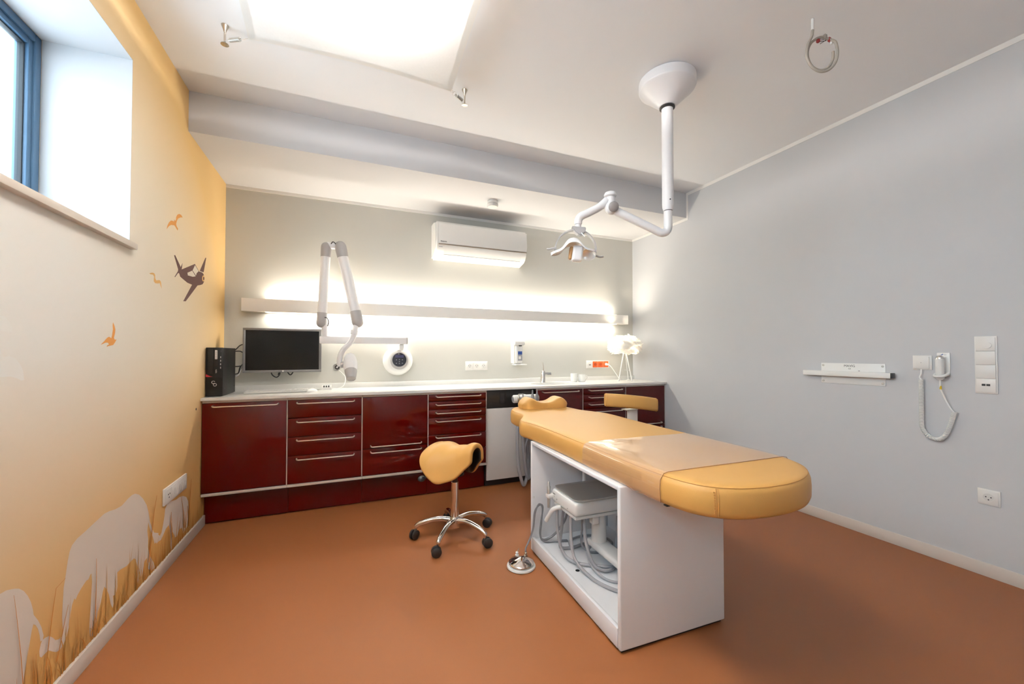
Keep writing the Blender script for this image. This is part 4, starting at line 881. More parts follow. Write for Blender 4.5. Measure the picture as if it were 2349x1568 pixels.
# ================================================================== DENTAL LAMP
CX, CY_ = 2.708, -2.066
t = thing('dental_lamp', 'white dental operating lamp on a jointed arm hanging from the ceiling', 'dental lamp', (CX, CY_, ZC))
obj('canopy', lathe(B(), [(0.158, -0.0004), (0.163, -0.004), (0.163, -0.050), (0.158, -0.060), (0.148, -0.068), (0.060, -0.150), (0.046, -0.162), (0.0, -0.163)], (CX, CY_, ZC), (0, 0, 1), 56), 'white_enamel', t)
obj('rubber_ring', lathe(B(), [(0.040, -0.1632), (0.044, -0.166), (0.044, -0.172), (0.036, -0.176), (0.0, -0.176)], (CX, CY_, ZC), (0, 0, 1), 32), 'rubber', t)
obj('pole', lathe(B(), [(0.033, 2.6842), (0.033, 2.105), (0.0315, 2.085), (0.026, 2.068)], (CX, CY_, 0), (0, 0, 1), 32), 'white_enamel', t)
obj('pole_screw', lathe(B(), [(0.004, 0), (0.004, 0.002), (0, 0.002)], (CX - 0.012, CY_ - 0.0305, 2.125), (-0.35, -0.93, 0), 12), 'pin', t)
obj('collar_ring', cyl(B(), (CX, CY_, 2.0675), (CX, CY_, 2.0645), 0.0225, 0.0225, 24), 'pin', t)
a1 = [(CX, CY_, 2.064), (CX, CY_, 2.00), (CX - 0.001, CY_, 1.965), (CX - 0.012, CY_ + 0.005, 1.940), (CX - 0.040, CY_ + 0.016, 1.934), (CX - 0.075, CY_ + 0.031, 1.952), (CX - 0.20, CY_ + 0.083, 2.018), (CX - 0.305, CY_ + 0.127, 2.074)]
obj('bent_arm', tube(B(), spline(a1, 8), 0.0245, 20), 'white_enamel', t)
J = Vector((2.392, -1.935, 2.085))
obj('elbow', ell(B(), J, 0.040, 0.036, 0.042, 24, 14), 'white_enamel', t)
obj('elbow_disc', lathe(B(), [(0.030, 0.0), (0.030, 0.004), (0.026, 0.007), (0, 0.008)], J + Vector((-0.008, -0.034, -0.006)), (-0.45, -0.86, -0.22), 28), 'grey_dark', t)
obj('elbow_neck', cyl(B(), J + Vector((-0.004, 0.002, 0.020)), J + Vector((-0.004, 0.002, 0.062)), 0.027, 0.027, 24), 'white_enamel', t)
obj('elbow_knob', lathe(B(), [(0.026, 0.0622), (0.037, 0.070), (0.038, 0.078), (0.032, 0.090), (0.018, 0.096), (0, 0.097)], J + Vector((-0.004, 0.002, 0)), (0, 0, 1), 28), 'white_enamel', t)
a2 = [J + Vector((-0.022, 0.010, 0.045)), (2.330, -1.907, 2.092), (2.265, -1.879, 2.055), (2.228, -1.863, 2.036), (2.212, -1.856, 2.015), (2.210, -1.855, 1.985)]
obj('spring_arm', tube(B(), spline(a2, 8), 0.0235, 18), 'white_enamel', t)
obj('arm_collar', cyl(B(), (2.210, -1.855, 1.9848), (2.210, -1.855, 1.955), 0.018, 0.018, 24), 'white_enamel', t)
hu, hv = Vector((0.924, -0.383, 0)), Vector((0.383, 0.924, 0))       # lamp head axes: along the head, away from the viewer
H0 = Vector((2.193, -1.848, 1.835))
def hp3(a, b_, c): return H0 + hu * a + hv * b_ + Vector((0, 0, c))
# yoke: flat band arch
bm = B(); prev = None
for i in range(33):
    a = R(-12 + i * (204 / 32)); ca_, sa_ = math.cos(a), math.sin(a)
    c = hp3(0.122 * ca_ + 0.002, 0, 0.118 * sa_ - 0.002)
    n_ = (hu * ca_ + Vector((0, 0, sa_)))
    q = [bm.verts.new(c + n_ * s1 * 0.0035 + hv * s2 * 0.016) for s1, s2 in ((-1, -1), (1, -1), (1, 1), (-1, 1))]
    if prev:
        for k in range(4): bm.faces.new((prev[k], prev[(k + 1) % 4], q[(k + 1) % 4], q[k]))
    else: bm.faces.new(q[::-1])
    prev = q
bm.faces.new(prev); obj('yoke', bm, 'grey_plastic', t)
bm = B(); prism(bm, [(-0.040, 0.018), (0.045, 0.010), (0.042, -0.018), (0.022, -0.036), (0.002, -0.036), (-0.022, -0.016)], frame(hp3(0.018, -0.022, 0.118), hu, (0, 0, 1)), -0.044)
bmesh.ops.bevel(bm, geom=list(bm.edges), offset=0.004, segments=2, affect='EDGES'); obj('yoke_hub', bm, 'grey_plastic', t)
obj('toggle', cyl(B(), hp3(0.035, -0.024, 0.092), hp3(0.052, -0.034, 0.068), 0.0028, 0.0028, 10), 'chrome', t)
# shell: wing-like cover with raised middle
def shell(off):
    rows = []
    NU_, NV_ = 28, 12
    for i in range(NU_ + 1):
        u = -1 + 2 * i / NU_; row = []
        hw = 0.070 * (1 - abs(u) ** 2.6) ** 0.5 + 0.004
        zc_ = 0.052 * math.exp(-(abs(u + 0.04) / 0.40) ** 3.2) - 0.022 * abs(u) ** 1.2 - 0.012 * (u < 0) * abs(u) ** 2
        for j in range(NV_ + 1):
            v = -1 + 2 * j / NV_
            row.append(hp3(0.135 * u - 0.012, hw * v - 0.01, zc_ - (0.034 if v < 0 else 0.022) * abs(v) ** 2.4 * (0.35 + 0.65 * math.exp(-(u / 0.45) ** 2)) + off))
        rows.append(row)
    return rows
top, botm = shell(0.012), shell(0.003)
bm = B(); VT = [[bm.verts.new(p) for p in r_] for r_ in top]; VB = [[bm.verts.new(p) for p in r_] for r_ in botm]
for i in range(28):
    for j in range(12):
        bm.faces.new((VT[i][j], VT[i + 1][j], VT[i + 1][j + 1], VT[i][j + 1])); bm.faces.new((VB[i][j], VB[i][j + 1], VB[i + 1][j + 1], VB[i + 1][j]))
for i in range(28):
    bm.faces.new((VT[i][0], VB[i][0], VB[i + 1][0], VT[i + 1][0])); bm.faces.new((VT[i][12], VT[i + 1][12], VB[i + 1][12], VB[i][12]))
for j in range(12):
    bm.faces.new((VT[0][j], VT[0][j + 1], VB[0][j + 1], VB[0][j])); bm.faces.new((VT[28][j], VB[28][j], VB[28][j + 1], VT[28][j + 1]))
obj('head_shell', bm, 'white_enamel', t, ang=60)
HM = Matrix(((hu.x, hv.x, 0, 0), (hu.y, hv.y, 0, 0), (hu.z, hv.z, 1, 0), (0, 0, 0, 1)))
bm = B(); box(bm, -0.030, 0.036, -0.026, 0.026, -0.052, 0.046, 0.018, 4); bm.transform(Matrix.Translation(hp3(0.006, -0.022, -0.030)) @ HM @ Matrix.Rotation(R(8), 4, 'Y')); pod = obj('bulb_housing', bm, 'white_enamel', t, ang=60)
bm = B(); box(bm, -0.014, 0.006, -0.020, 0.022, -0.040, 0.036, 0.007, 3); bm.transform(Matrix.Translation(hp3(-0.026, -0.020, -0.028)) @ HM @ Matrix.Rotation(R(8), 4, 'Y')); obj('bulb_socket', bm, 'amber', t)
rfx = (hu * -0.62 + hv * -0.72 + Vector((0, 0, -0.42))).normalized()
bm = B(); lathe(bm, [(0.0, -0.010), (0.020, -0.007), (0.036, 0.0), (0.042, 0.006), (0.042, 0.002), (0.036, -0.005), (0.020, -0.012), (0, -0.015)], hp3(0.080, -0.016, -0.036), rfx, 32, sx=1.15, sy=0.85); obj('reflector', bm, 'reflector', t)
obj('grip', tube(B(), spline([hp3(-0.115, -0.012, 0.000), hp3(-0.135, -0.016, 0.002), hp3(-0.155, -0.016, -0.003), hp3(-0.172, -0.016, -0.002)], 5), 0.0062, 10), 'grey_plastic', t)
obj('grip', tube(B(), spline([hp3(0.105, 0.006, -0.030), hp3(0.130, 0.004, -0.040), hp3(0.150, 0.0, -0.046), hp3(0.170, -0.004, -0.044)], 5), 0.0062, 10), 'grey_plastic', t)

# ================================================================== TREATMENT BENCH
BR = R(-1.85)
bench = thing('treatment_bench', 'orange padded treatment bench on a white open pedestal', 'treatment bench', (1.948, -2.578, 0), BR)
def bo(name, bm, m, label=None, ang=38, parent=bench): return obj(name, bm, m, parent, label, ang, world=False)
PW, PL, PH = 0.560, 0.905, 0.670
bo('base_gap', box(B(), 0.012, PW - 0.012, 0.012, PL - 0.012, 0.0, 0.0118), 'dark')
bo('end_panel', box(B(), 0, PW, 0, 0.022, 0.012, PH - 0.0005, 0.006, 3), 'white_enamel')
bo('end_panel', box(B(), 0, PW, PL - 0.022, PL, 0.012, PH - 0.0005, 0.004, 2), 'white_enamel')
bo('side_panel', box(B(), PW - 0.020, PW, 0.0225, PL - 0.0225, 0.012, PH - 0.0212, 0.003), 'white_enamel')
bo('floor_plate', box(B(), 0.0205, PW - 0.0205, 0.0225, PL - 0.0225, 0.060, 0.078), 'white_enamel')
bo('plinth_board', box(B(), 0.0, 0.020, 0.0225, PL - 0.0225, 0.012, 0.092, 0.004), 'white_enamel')
bo('top_plate', box(B(), 0.0, PW, 0.0205, PL - 0.0205, PH - 0.021, PH - 0.0007, 0.005, 3), 'white_enamel')
bo('stud', lathe(B(), [(0.007, 0), (0.006, 0.003), (0, 0.0035)], (0.012, PL - 0.0221, 0.33), (0, -1, 0), 14), 'white_plastic')
bo('floor_hole', lathe(B(), [(0.011, 0), (0.011, 0.0006), (0, 0.0006)], (0.082, 0.480, 0.0781), (0, 0, 1), 20), 'pin')
# cushion outline (local, seen from above)
out = [(0.022, -0.10), (0.022, 0.10), (0.022, 0.40), (0.020, 0.70), (0.004, 0.92), (-0.012, 1.02), (0.006, 1.10), (0.060, 1.20), (0.094, 1.30), (0.090, 1.42), (0.110, 1.54), (0.170, 1.64), (0.260, 1.700), (0.355, 1.715), (0.450, 1.700), (0.535, 1.64), (0.590, 1.54), (0.608, 1.42), (0.620, 1.32), (0.665, 1.22), (0.702, 1.12), (0.708, 1.02), (0.698, 0.85), (0.694, 0.60), (0.696, 0.30), (0.700, 0.00), (0.698, -0.12), (0.680, -0.220), (0.634, -0.308), (0.560, -0.374), (0.460, -0.418), (0.350, -0.436), (0.235, -0.430), (0.135, -0.398), (0.065, -0.335), (0.032, -0.240)]
OUT = [Vector((p.x, p.y)) for p in spline([(x, y, 0) for x, y in out], 5, closed=True)]
def inset(P, d):
    n = len(P); r_ = []
    for i in range(n):
        tg = (P[(i + 1) % n] - P[i - 1]).normalized(); nn = Vector((tg.y, -tg.x)); r_.append(P[i] + nn * d)
    return r_
# outline runs clockwise seen from above (up the left side): (t.y,-t.x) points inward
levels = [(0.030, 0.6705), (0.012, 0.6705), (0.003, 0.676), (-0.002, 0.690), (-0.003, 0.725), (-0.001, 0.752), (0.004, 0.766), (0.012, 0.7735), (0.028, 0.7775), (0.060, 0.7790)]
bm = B(); rings = [[bm.verts.new((p.x, p.y, z)) for p in inset(OUT, d)] for d, z in levels]
n = len(OUT)
for A, C_ in zip(rings[:-1], rings[1:]):
    for i in range(n): bm.faces.new((A[i], C_[i], C_[(i + 1) % n], A[(i + 1) % n]))
ft = bm.faces.new(rings[-1]); fb = bm.faces.new(rings[0][::-1])
bmesh.ops.triangulate(bm, faces=[ft, fb])
cush = bo('cushion', bm, 'leather', ang=70)
sl_ = [Vector((p.x, p.y, 0.7715)) for p in inset(OUT, 0.0075)]
bo('top_seam', tube(B(), sl_, 0.0010, 6, closed=True), 'seam', parent=cush)
# foot end: seam line across, vertical corner seam with stitching
i0 = min(range(n), key=lambda i: (OUT[i] - Vector((0.105, -0.376))).length)
for s in (-1, 1):
    pc = OUT[i0]; tg = (OUT[(i0 + 1) % n] - OUT[i0 - 1]).normalized()
    bo('corner_seam', tube(B(), [Vector((pc.x + tg.x * s * 0.0035, pc.y + tg.y * s * 0.0035, z)) + Vector((-tg.y, tg.x, 0)) * o for z, o in ((0.678, -0.001), (0.695, 0.003), (0.725, 0.004), (0.755, 0.001), (0.768, -0.005))], 0.0016, 6), 'seam', parent=cush)
for k in range(9):
    pc = OUT[i0] + tg * 0.010; z = 0.686 + k * 0.0085
    bo('stitch', box(B(), pc.x - 0.0012, pc.x + 0.0012, pc.y - 0.0045, pc.y + 0.0020, z, z + 0.0045), 'seam', parent=cush)
# clear vinyl cover over the foot half of the cushion
def xl(y):   # left / right side of the outline at y
    c = [p for p in OUT if abs(p.y - y) < 0.12]; L_ = [p for p in c if p.x < 0.3]; R_ = [p for p in c if p.x > 0.4]
    return min(L_, key=lambda p: abs(p.y - y)).x, min(R_, key=lambda p: abs(p.y - y)).x
bm = B(); prev = None; rw = random.Random(5)
for k in range(23):
    y = -0.205 + k * (0.520 / 22); a_, b_ = xl(y); row = []
    edge = max(0, (k - 17) / 5)
    sec = [(a_ - 0.0045, 0.676), (a_ - 0.0075, 0.690), (a_ - 0.0080, 0.725), (a_ - 0.0060, 0.755), (a_ + 0.001, 0.7705), (a_ + 0.010, 0.7775), (a_ + 0.028, 0.7815)]
    secR = [(b_ + (a_ - x), z) for x, z in sec[::-1]]
    xs = [a_ + 0.028 + (b_ - a_ - 0.056) * q / 14 for q in range(1, 14)]
    mid = [(x, 0.7830 + 0.0012 * math.sin(x * 14 + y * 9) + (0.004 * edge * (0.5 + 0.5 * math.sin(x * 41 + y * 60)) if x < 0.30 else 0)) for x in xs]
    row = [bm.verts.new((x, y, z)) for x, z in sec + mid + secR]
    if prev:
        for q in range(len(row) - 1): bm.faces.new((prev[q], row[q], row[q + 1], prev[q + 1]))
    prev = row
vin = bo('vinyl_cover', bm, 'vinyl', 'clear glossy protective sheet', ang=180)
a_, b_ = xl(-0.206)
bo('cover_edge', tube(B(), [(a_ - 0.0045, -0.2065, 0.676), (a_ - 0.0085, -0.2065, 0.725), (a_ - 0.006, -0.2065, 0.757), (a_ + 0.010, -0.2065, 0.778), (a_ + 0.030, -0.2065, 0.7822), (b_ - 0.030, -0.2065, 0.7822), (b_ - 0.010, -0.2065, 0.778), (b_ + 0.006, -0.2065, 0.757), (b_ + 0.0085, -0.2065, 0.725)], 0.0011, 6), 'seam_dark', parent=vin)
bo('strap_end', box(B(), 0.034, 0.050, -0.226, -0.208, 0.6662, 0.6702, 0.001), 'black_plastic')
# headrest pillow
t = thing('headrest_pillow', 'orange bone-shaped pillow on the head end of the bench', 'pillow', (2.32, -1.06, 0.779))
pc = bench.matrix_basis if False else wm(bench) @ Vector((0.372, 1.520, 0.780))
bm = B(); NU_, NV_ = 36, 20; LX, LY = 0.192, 0.088
def pil(u, v, side):
    hw = LY * (1 - 0.20 * math.exp(-(u / 0.40) ** 2)) * (1 - 0.45 * abs(u) ** 7)
    y = hw * math.sin(v * math.pi / 2)
    e1 = max(0.0, 1 - abs(v) ** 4) ** 0.5; e2 = max(0.0, 1 - abs(u) ** 8) ** 0.5
    h = 0.046 + 0.040 * math.exp(-((abs(u) - 0.66) / 0.30) ** 2)
    return (LX * u, y, 0.030 + (h - 0.030) * e1 * e2)
vt = [[bm.verts.new(pil(-1 + 2 * i / NU_, -1 + 2 * j / NV_, True)) for j in range(NV_ + 1)] for i in range(NU_ + 1)]
for i in range(NU_):
    for j in range(NV_): bm.faces.new((vt[i][j], vt[i + 1][j], vt[i + 1][j + 1], vt[i][j + 1]))
rim = [vt[i][0] for i in range(NU_ + 1)] + [vt[NU_][j] for j in range(1, NV_ + 1)] + [vt[i][NV_] for i in range(NU_ - 1, -1, -1)] + [vt[0][j] for j in range(NV_ - 1, 0, -1)]
low = [bm.verts.new((v.co.x * 0.97, v.co.y * 0.97, 0.0)) for v in rim]
for i in range(len(rim)): bm.faces.new((rim[i], rim[(i + 1) % len(rim)], low[(i + 1) % len(rim)], low[i]))
bm.faces.new(low)
bm.transform(Matrix.Translation(pc) @ Matrix.Rotation(BR + R(-2), 4, 'Z')); t.location = pc
obj('padding', bm, 'leather', t, ang=75)

# ================================================================== DELIVERY UNIT INSIDE THE BENCH
t = thing('instrument_unit', 'white dental instrument unit with steel tray and grey hoses inside the bench', 'instrument unit', (1.948, -2.578, 0.0785), BR)
def io(name, bm, m, label=None, ang=38, parent=None):
    bm.transform(wm(bench)); return obj(name, bm, m, parent or t, label, ang)
body = io('body', box(B(), 0.060, 0.470, 0.470, 0.742, 0.352, 0.430, 0.022, 4), 'white_plastic', ang=50)
io('body_skirt', box(B(), 0.072, 0.460, 0.482, 0.732, 0.334, 0.3515, 0.006), 'white_plastic', parent=body)
bm = B(); P_ = []
for cx_, cy_, a0 in ((0.425, 0.700, 0), (0.105, 0.700, 90), (0.105, 0.500, 180), (0.425, 0.500, 270)):
    for k in range(6): P_.append((cx_ + 0.038 * math.cos(R(a0 + k * 18)), cy_ + 0.038 * math.sin(R(a0 + k * 18))))
def trayring(s, z): return [bm.verts.new((0.265 + (x - 0.265) * s, 0.600 + (y - 0.600) * s, z)) for x, y in P_]
rg_ = [trayring(0.93, 0.4305), trayring(0.97, 0.434), trayring(1.0, 0.441), trayring(1.004, 0.442), trayring(0.985, 0.4425), trayring(0.955, 0.4365), trayring(0.92, 0.4345)]
for A, C_ in zip(rg_[:-1], rg_[1:]):
    for i in range(24): bm.faces.new((A[i], A[(i + 1) % 24], C_[(i + 1) % 24], C_[i]))
bm.faces.new(rg_[0][::-1]); bm.faces.new(rg_[-1]); io('tray', bm, 'steel', 'brushed steel instrument tray')
io('push_handle', tube(B(), spline([(0.064, 0.632, 0.352), (0.045, 0.640, 0.350), (0.026, 0.655, 0.335), (0.016, 0.676, 0.300), (0.008, 0.700, 0.262)], 5), 0.0125, 10), 'white_plastic')
io('holder', box(B(), 0.030, 0.075, 0.715, 0.760, 0.372, 0.395, 0.008), 'white_plastic')
io('handpiece', lathe(B(), [(0.008, -0.07), (0.010, 0.0), (0.0105, 0.05), (0.006, 0.056), (0.006, 0.075), (0.003, 0.08), (0, 0.082)], (0.045, 0.742, 0.385), (0, 0, 1), 16), 'steel')
io('mount_pin', cyl(B(), (0.310, 0.790, 0.3345), (0.310, 0.790, 0.5118), 0.0125, 0.0105, 16), 'white_enamel')
io('mount_valve', box(B(), 0.290, 0.330, 0.770, 0.810, 0.512, 0.548, 0.004), 'brass')
io('handpiece', lathe(B(), [(0.012, -0.06), (0.018, 0.0), (0.020, 0.06), (0.018, 0.10), (0, 0.11)], (0.430, 0.775, 0.480), (0, 0.1, 1), 18), 'hose')
for q in ((0.0592, 0.70, 0.392), (0.0592, 0.668, 0.385), (0.0592, 0.545, 0.378)): io('switch', lathe(B(), [(0.004, 0), (0.004, 0.001), (0, 0.001)], q, (-1, 0, 0), 12), 'grey_plastic', parent=body)
io('mark', box(B(), 0.0585, 0.0598, 0.690, 0.715, 0.404, 0.408), 'print_dark', parent=body)
io('post', cyl(B(), (0.255, 0.545, 0.180), (0.255, 0.545, 0.3338), 0.042, 0.037, 28), 'white_plastic')
io('post_clamp', box(B(), 0.185, 0.225, 0.495, 0.535, 0.290, 0.3338, 0.006), 'white_plastic')
io('swing_arm', box(B(), 0.205, 0.300, 0.0235, 0.600, 0.142, 0.1795, 0.014, 3), 'white_plastic')
io('arm_foot', cyl(B(), (0.252, 0.085, 0.079), (0.252, 0.085, 0.1415), 0.040, 0.040, 24), 'grey_plastic')
def ih(pts, r, m='hose'): return io('hose', tube(B(), spline(pts, 7), r, 9), m)
ih([(0.052, 0.650, 0.338), (0.048, 0.640, 0.24), (0.056, 0.610, 0.14), (0.080, 0.560, 0.096), (0.140, 0.500, 0.088), (0.260, 0.430, 0.088), (0.40, 0.38, 0.088)], 0.0085)
ih([(0.098, 0.660, 0.333), (0.092, 0.672, 0.22), (0.090, 0.690, 0.120), (0.110, 0.700, 0.090), (0.180, 0.690, 0.088), (0.28, 0.70, 0.088), (0.38, 0.62, 0.088), (0.42, 0.46, 0.088)], 0.0085)
ih([(0.090, 0.560, 0.333), (0.080, 0.545, 0.23), (0.078, 0.500, 0.13), (0.100, 0.390, 0.090), (0.140, 0.270, 0.088), (0.230, 0.180, 0.088), (0.36, 0.12, 0.088)], 0.0085)
ih([(0.135, 0.500, 0.333), (0.135, 0.485, 0.22), (0.155, 0.450, 0.12), (0.190, 0.415, 0.092), (0.235, 0.405, 0.092), (0.285, 0.440, 0.10), (0.33, 0.49, 0.15), (0.37, 0.53, 0.3)], 0.0090)
ih([(0.215, 0.560, 0.150), (0.165, 0.520, 0.130), (0.150, 0.440, 0.100), (0.165, 0.350, 0.087), (0.215, 0.300, 0.087), (0.290, 0.320, 0.087), (0.34, 0.40, 0.087)], 0.0062)
ih([(0.150, 0.700, 0.333), (0.160, 0.760, 0.22), (0.120, 0.815, 0.12), (0.070, 0.835, 0.086), (0.045, 0.850, 0.086)], 0.0070, 'hose_dark')
ih([(0.250, 0.700, 0.333), (0.235, 0.690, 0.20), (0.215, 0.660, 0.11), (0.240, 0.610, 0.087), (0.330, 0.590, 0.087), (0.42, 0.66, 0.087), (0.40, 0.76, 0.087), (0.30, 0.80, 0.087), (0.20, 0.77, 0.087), (0.16, 0.70, 0.087)], 0.0062)
ih([(0.40, 0.60, 0.333), (0.44, 0.58, 0.25), (0.47, 0.57, 0.16), (0.48, 0.55, 0.090)], 0.014, 'hose_dark')
ih([(0.330, 0.64, 0.333), (0.315, 0.64, 0.20), (0.31, 0.65, 0.085)], 0.0045, 'hose_dark')

# ================================================================== FOOT PEDAL
t = thing('foot_pedal', 'chrome domed foot pedal on a white base on the floor by the bench', 'foot pedal', (1.853, -1.812, 0))
pcx, pcy = 1.850, -1.818
bm = B(); lathe(bm, [(0.078, 0.0003), (0.082, 0.004), (0.080, 0.011), (0.070, 0.014), (0.0, 0.015)], (pcx, pcy, 0), (0, 0, 1), 40)
obj('base', bm, 'white_plastic', t)
bm = B(); box(bm, -0.034, 0.034, 0.0, 0.090, 0.0004, 0.013, 0.004); bm.transform(Matrix.Translation((pcx, pcy, 0)) @ Matrix.Rotation(R(-25), 4, 'Z')); obj('base_tongue', bm, 'white_plastic', t)
obj('dome', lathe(B(), [(0.060, 0.0155), (0.071, 0.020), (0.072, 0.026), (0.068, 0.030), (0.030, 0.046), (0.010, 0.053), (0, 0.054)], (pcx, pcy, 0), (0, 0, 1), 48), 'chrome', t)
for dx, dy, b_ in ((0.012, 0.088, True), (0.058, 0.066, False)):
    obj('connector', lathe(B(), [(0.011, 0.0135), (0.011, 0.024), (0.007, 0.026), (0.007, 0.034), (0.009, 0.036), (0.006, 0.042), (0, 0.043)], (pcx + dx, pcy + dy, 0.0), (0, 0, 1), 16), 'nickel' if not b_ else 'white_plastic', t)
obj('toggle', cyl(B(), (pcx + 0.012, pcy + 0.088, 0.041), (pcx + 0.026, pcy + 0.088, 0.058), 0.003, 0.002, 8), 'nickel', t)
for k in range(2):
    o_ = 0.009 * k
    obj('hose', tube(B(), spline([(pcx + 0.058, pcy + 0.066, 0.042), (pcx + 0.066, pcy + 0.078, 0.060), (1.945 + o_ * .5, -1.735 + o_, 0.105), (1.966 + o_ * .3, -1.735 + o_, 0.160), (1.975, -1.745 + o_, 0.26), (1.992 + o_, -1.762 + o_, 0.312 - o_), (2.006 + o_, -1.775 + o_, 0.290), (2.004, -1.768 + o_, 0.20), (2.000, -1.765 + o_, 0.13), (2.02, -1.768 + o_, 0.089), (2.08, -1.785 + o_, 0.086), (2.16, -1.81 + o_, 0.086)], 7), 0.0045, 8), 'hose_dark', t)

# ================================================================== SADDLE STOOL
def five_star(t, cx_, cy_, a0, Rb, hub_z=0.118):
    obj('hub', lathe(B(), [(0.020, 0.062), (0.030, 0.070), (0.034, 0.10), (0.034, 0.128), (0.028, 0.140)], (cx_, cy_, 0), (0, 0, 1), 28), 'chrome', t)
    for k in range(5):
        a = R(a0 + 72 * k); d = Vector((math.cos(a), math.sin(a), 0)); s = Vector((-d.y, d.x, 0)); c0 = Vector((cx_, cy_, 0))
        pts = spline([c0 + d * 0.026 + Vector((0, 0, hub_z)), c0 + d * (Rb * 0.40) + Vector((0, 0, hub_z + 0.008)), c0 + d * (Rb * 0.75) + Vector((0, 0, hub_z - 0.008)), c0 + d * (Rb * 0.97) + Vector((0, 0, hub_z - 0.030)), c0 + d * Rb + Vector((0, 0, hub_z - 0.045))], 5)
        lg = obj('leg', tube(B(), pts, [0.0175 - 0.0035 * i / len(pts) for i in range(len(pts))], 12), 'chrome', t)
        c = c0 + d * (Rb + 0.004); w_ = (d * 0.5 + s * (0.8 if k % 2 else -0.8)).normalized(); ax_ = Vector((-w_.y, w_.x, 0))
        obj('castor_stem', cyl(B(), c0 + d * Rb + Vector((0, 0, 0.060)), c0 + d * Rb + Vector((0, 0, 0.0725)), 0.009, 0.011, 14), 'chrome', lg)
        for sg in (-1, 1):
            wc = c + w_ * 0.010 + ax_ * (sg * 0.0125) + Vector((0, 0, 0.0305))
            obj('castor_wheel', lathe(B(), [(0.0, -0.010), (0.024, -0.010), (0.030, -0.006), (0.030, 0.006), (0.024, 0.010), (0, 0.010)], wc, ax_, 24), 'rubber', lg)
        obj('castor_hood', ell(B(), c + w_ * 0.002 + Vector((0, 0, 0.041)), 0.016, 0.016, 0.019, 14, 8), 'black_plastic', lg)
SXc, SYc = 1.590, -1.325
t = thing('saddle_stool', 'orange saddle stool on a chrome five-star base with black castors', 'stool', (SXc, SYc, 0))
five_star(t, SXc, SYc, 89, 0.250)
obj('gas_lift', lathe(B(), [(0.025, 0.1402), (0.025, 0.365), (0.022, 0.367)], (SXc, SYc, 0), (0, 0, 1), 28), 'chrome', t)
obj('lift_sleeve', lathe(B(), [(0.018, 0.3672), (0.018, 0.40), (0.06, 0.41), (0.06, 0.43), (0, 0.43)], (SXc, SYc, 0), (0, 0, 1), 24), 'black_plastic', t)
SA_ = R(-56)
sm = Matrix.Translation((SXc, SYc, 0)) @ Matrix.Rotation(SA_, 4, 'Z')
bm = B(); NS, NT = 26, 20; rows = []
def lin(s, T):
    for (a, x), (b_, y) in zip(T[:-1], T[1:]):
        if s <= b_: return x + (y - x) * (s - a) / (b_ - a)
    return T[-1][1]
def lut(s, T):
    for (a, x), (b_, y) in zip(T[:-1], T[1:]):
        if s <= b_:
            f = (s - a) / (b_ - a); f = f * f * (3 - 2 * f); return x + (y - x) * f
    return T[-1][1]
def saddle(s, tt):
    x = -0.200 + 0.39 * s
    al = 0.300 * math.sqrt(max(0.0, 1 - ((0.46 - s) / 0.46) ** 2)) + 0.006 if s < 0.46 else lin(s, [(0.46, 0.306), (0.56, 0.297), (0.68, 0.270), (0.84, 0.222), (0.94, 0.185), (1.0, 0.150)])
    rc = lut(s, [(0, 0.22), (0.25, 0.195), (0.5, 0.145), (0.75, 0.088), (1.0, 0.070)])
    zr = lut(s, [(0, 0.585), (0.12, 0.608), (0.32, 0.618), (0.52, 0.606), (0.74, 0.618), (0.92, 0.640), (1.0, 0.638)])
    ph = tt * al / rc; lim = R(lut(s, [(0, 70), (0.5, 72), (1.0, 86)]))
    if abs(ph) <= lim: y = rc * math.sin(ph); z = zr - rc * (1 - math.cos(ph))
    else:
        ex = (abs(ph) - lim) * rc; y = math.copysign(rc * math.sin(lim) + ex * math.cos(lim), ph); z = zr - rc * (1 - math.cos(lim)) - ex * math.sin(lim)
    return Vector((x, y, z))
for i in range(NS + 1): rows.append([bm.verts.new(saddle(i / NS, -1 + 2 * j / NT)) for j in range(NT + 1)])
for i in range(NS):
    for j in range(NT): bm.faces.new((rows[i][j], rows[i + 1][j], rows[i + 1][j + 1], rows[i][j + 1]))
bmesh.ops.recalc_face_normals(bm, faces=bm.faces)
bm.normal_update()
if sum(f.normal.z for f in bm.faces) < 0: bmesh.ops.reverse_faces(bm, faces=bm.faces)
bm.transform(wm(t).inverted() @ sm)
me = bpy.data.meshes.new('seat'); 
for f in bm.faces: f.smooth = True
bm.to_mesh(me); bm.free(); me.materials.append(M['leather']); me.materials.append(M['rubber'])
so = bpy.data.objects.new('seat', me); col.objects.link(so); so.parent = t
md = so.modifiers.new('solid', 'SOLIDIFY'); md.thickness = 0.034; md.offset = -1; md.material_offset = 1
md = so.modifiers.new('sub', 'SUBSURF'); md.levels = 2; md.render_levels = 2
obj('seat_pan', box(B(), SXc - 0.06, SXc + 0.06, SYc - 0.05, SYc + 0.05, 0.431, 0.545, 0.02), 'black_plastic', t)
obj('lever', tube(B(), spline([(SXc - 0.02, SYc + 0.01, 0.425), (SXc - 0.10, SYc + 0.05, 0.415), (SXc - 0.185, SYc + 0.045, 0.398)], 4), 0.005, 8), 'black_plastic', t)
obj('lever_knob', ell(B(), (SXc - 0.207, SYc + 0.050, 0.394), 0.026, 0.020, 0.020, 18, 10), 'lever', t)

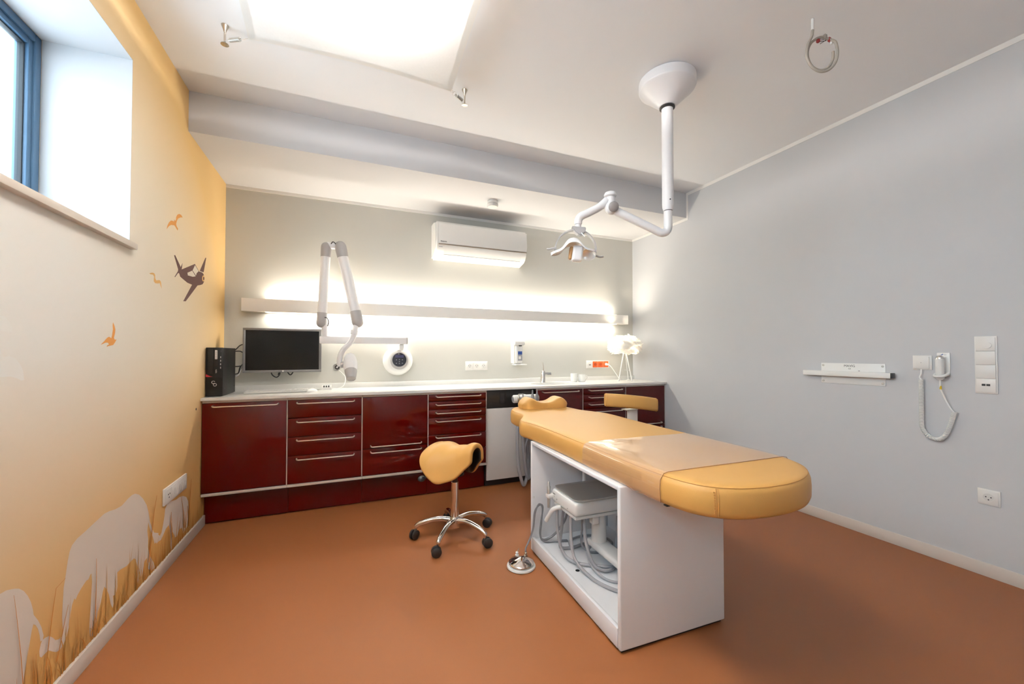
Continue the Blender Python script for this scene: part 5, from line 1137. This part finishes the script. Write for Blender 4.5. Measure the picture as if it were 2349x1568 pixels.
# ================================================================== ASSISTANT STOOL BEHIND THE BENCH
AX, AY = 3.12, -1.16
t = thing('assistant_stool', 'second orange stool behind the bench, its curved arm support showing', 'stool', (AX, AY, 0))
five_star(t, AX, AY, 20, 0.250)
obj('gas_lift', lathe(B(), [(0.025, 0.1402), (0.025, 0.365), (0.018, 0.367), (0.018, 0.43), (0.10, 0.44), (0.10, 0.455), (0, 0.455)], (AX, AY, 0), (0, 0, 1), 28), 'chrome', t)
obj('seat', lathe(B(), [(0.150, 0.4555), (0.175, 0.470), (0.180, 0.495), (0.170, 0.520), (0.13, 0.532), (0, 0.536)], (AX, AY, 0), (0, 0, 1), 40), 'leather', t)
hr = Vector((0.924, -0.383, 0)); hb = Vector((0.383, 0.924, 0)); AC = Vector((2.990, -1.385, 0.827))
def ap(u, o, z): 
    # arc: bulges towards the viewer in the middle
    return AC + hr * (0.205 * u) + hb * (o + 0.050 * u * u - 0.025) + Vector((0, 0, z + 0.006 - 0.020 * u - 0.010 * u * u))
bm = B(); prev = None; NSEG = 24
cs_ = [(0.030 * math.copysign(abs(math.cos(a)) ** 0.6, math.cos(a)), 0.052 * math.copysign(abs(math.sin(a)) ** 0.6, math.sin(a))) for a in [2 * math.pi * k / 20 for k in range(20)]]
for i in range(NSEG + 1):
    u = -1 + 2 * i / NSEG; k_ = 1.0 if abs(u) < 0.97 else 0.93
    ring = [bm.verts.new(ap(u, o * k_, z * k_)) for o, z in cs_]
    if prev:
        for k in range(20): bm.faces.new((prev[k], prev[(k + 1) % 20], ring[(k + 1) % 20], ring[k]))
    else: bm.faces.new(ring[::-1])
    prev = ring
bm.faces.new(prev); pad = obj('arm_pad', bm, 'leather', t, ang=50)
for u in (-0.95, 0.95): obj('pad_seam', tube(B(), [ap(u, o * 1.01, z * 1.01) for o, z in cs_], 0.0012, 6, closed=True), 'seam', pad)
obj('pad_bracket', box(B(), AC.x - 0.06, AC.x + 0.05, AC.y - 0.012, AC.y + 0.045, 0.7655, 0.774, 0.002), 'steel', t)
bm = B(); box(bm, -0.040, 0.040, -0.012, 0.012, 0.42, 0.7652, 0.003); bm.transform(Matrix.Translation((AC.x + 0.012, AC.y + 0.010, 0)) @ Matrix.Rotation(R(-10), 4, 'Z')); obj('support_post', bm, 'rail', t)
obj('support_link', cyl(B(), (AC.x + 0.012, AC.y + 0.022, 0.435), (AX - 0.03, AY - 0.05, 0.445), 0.014, 0.014, 14), 'steel', t)
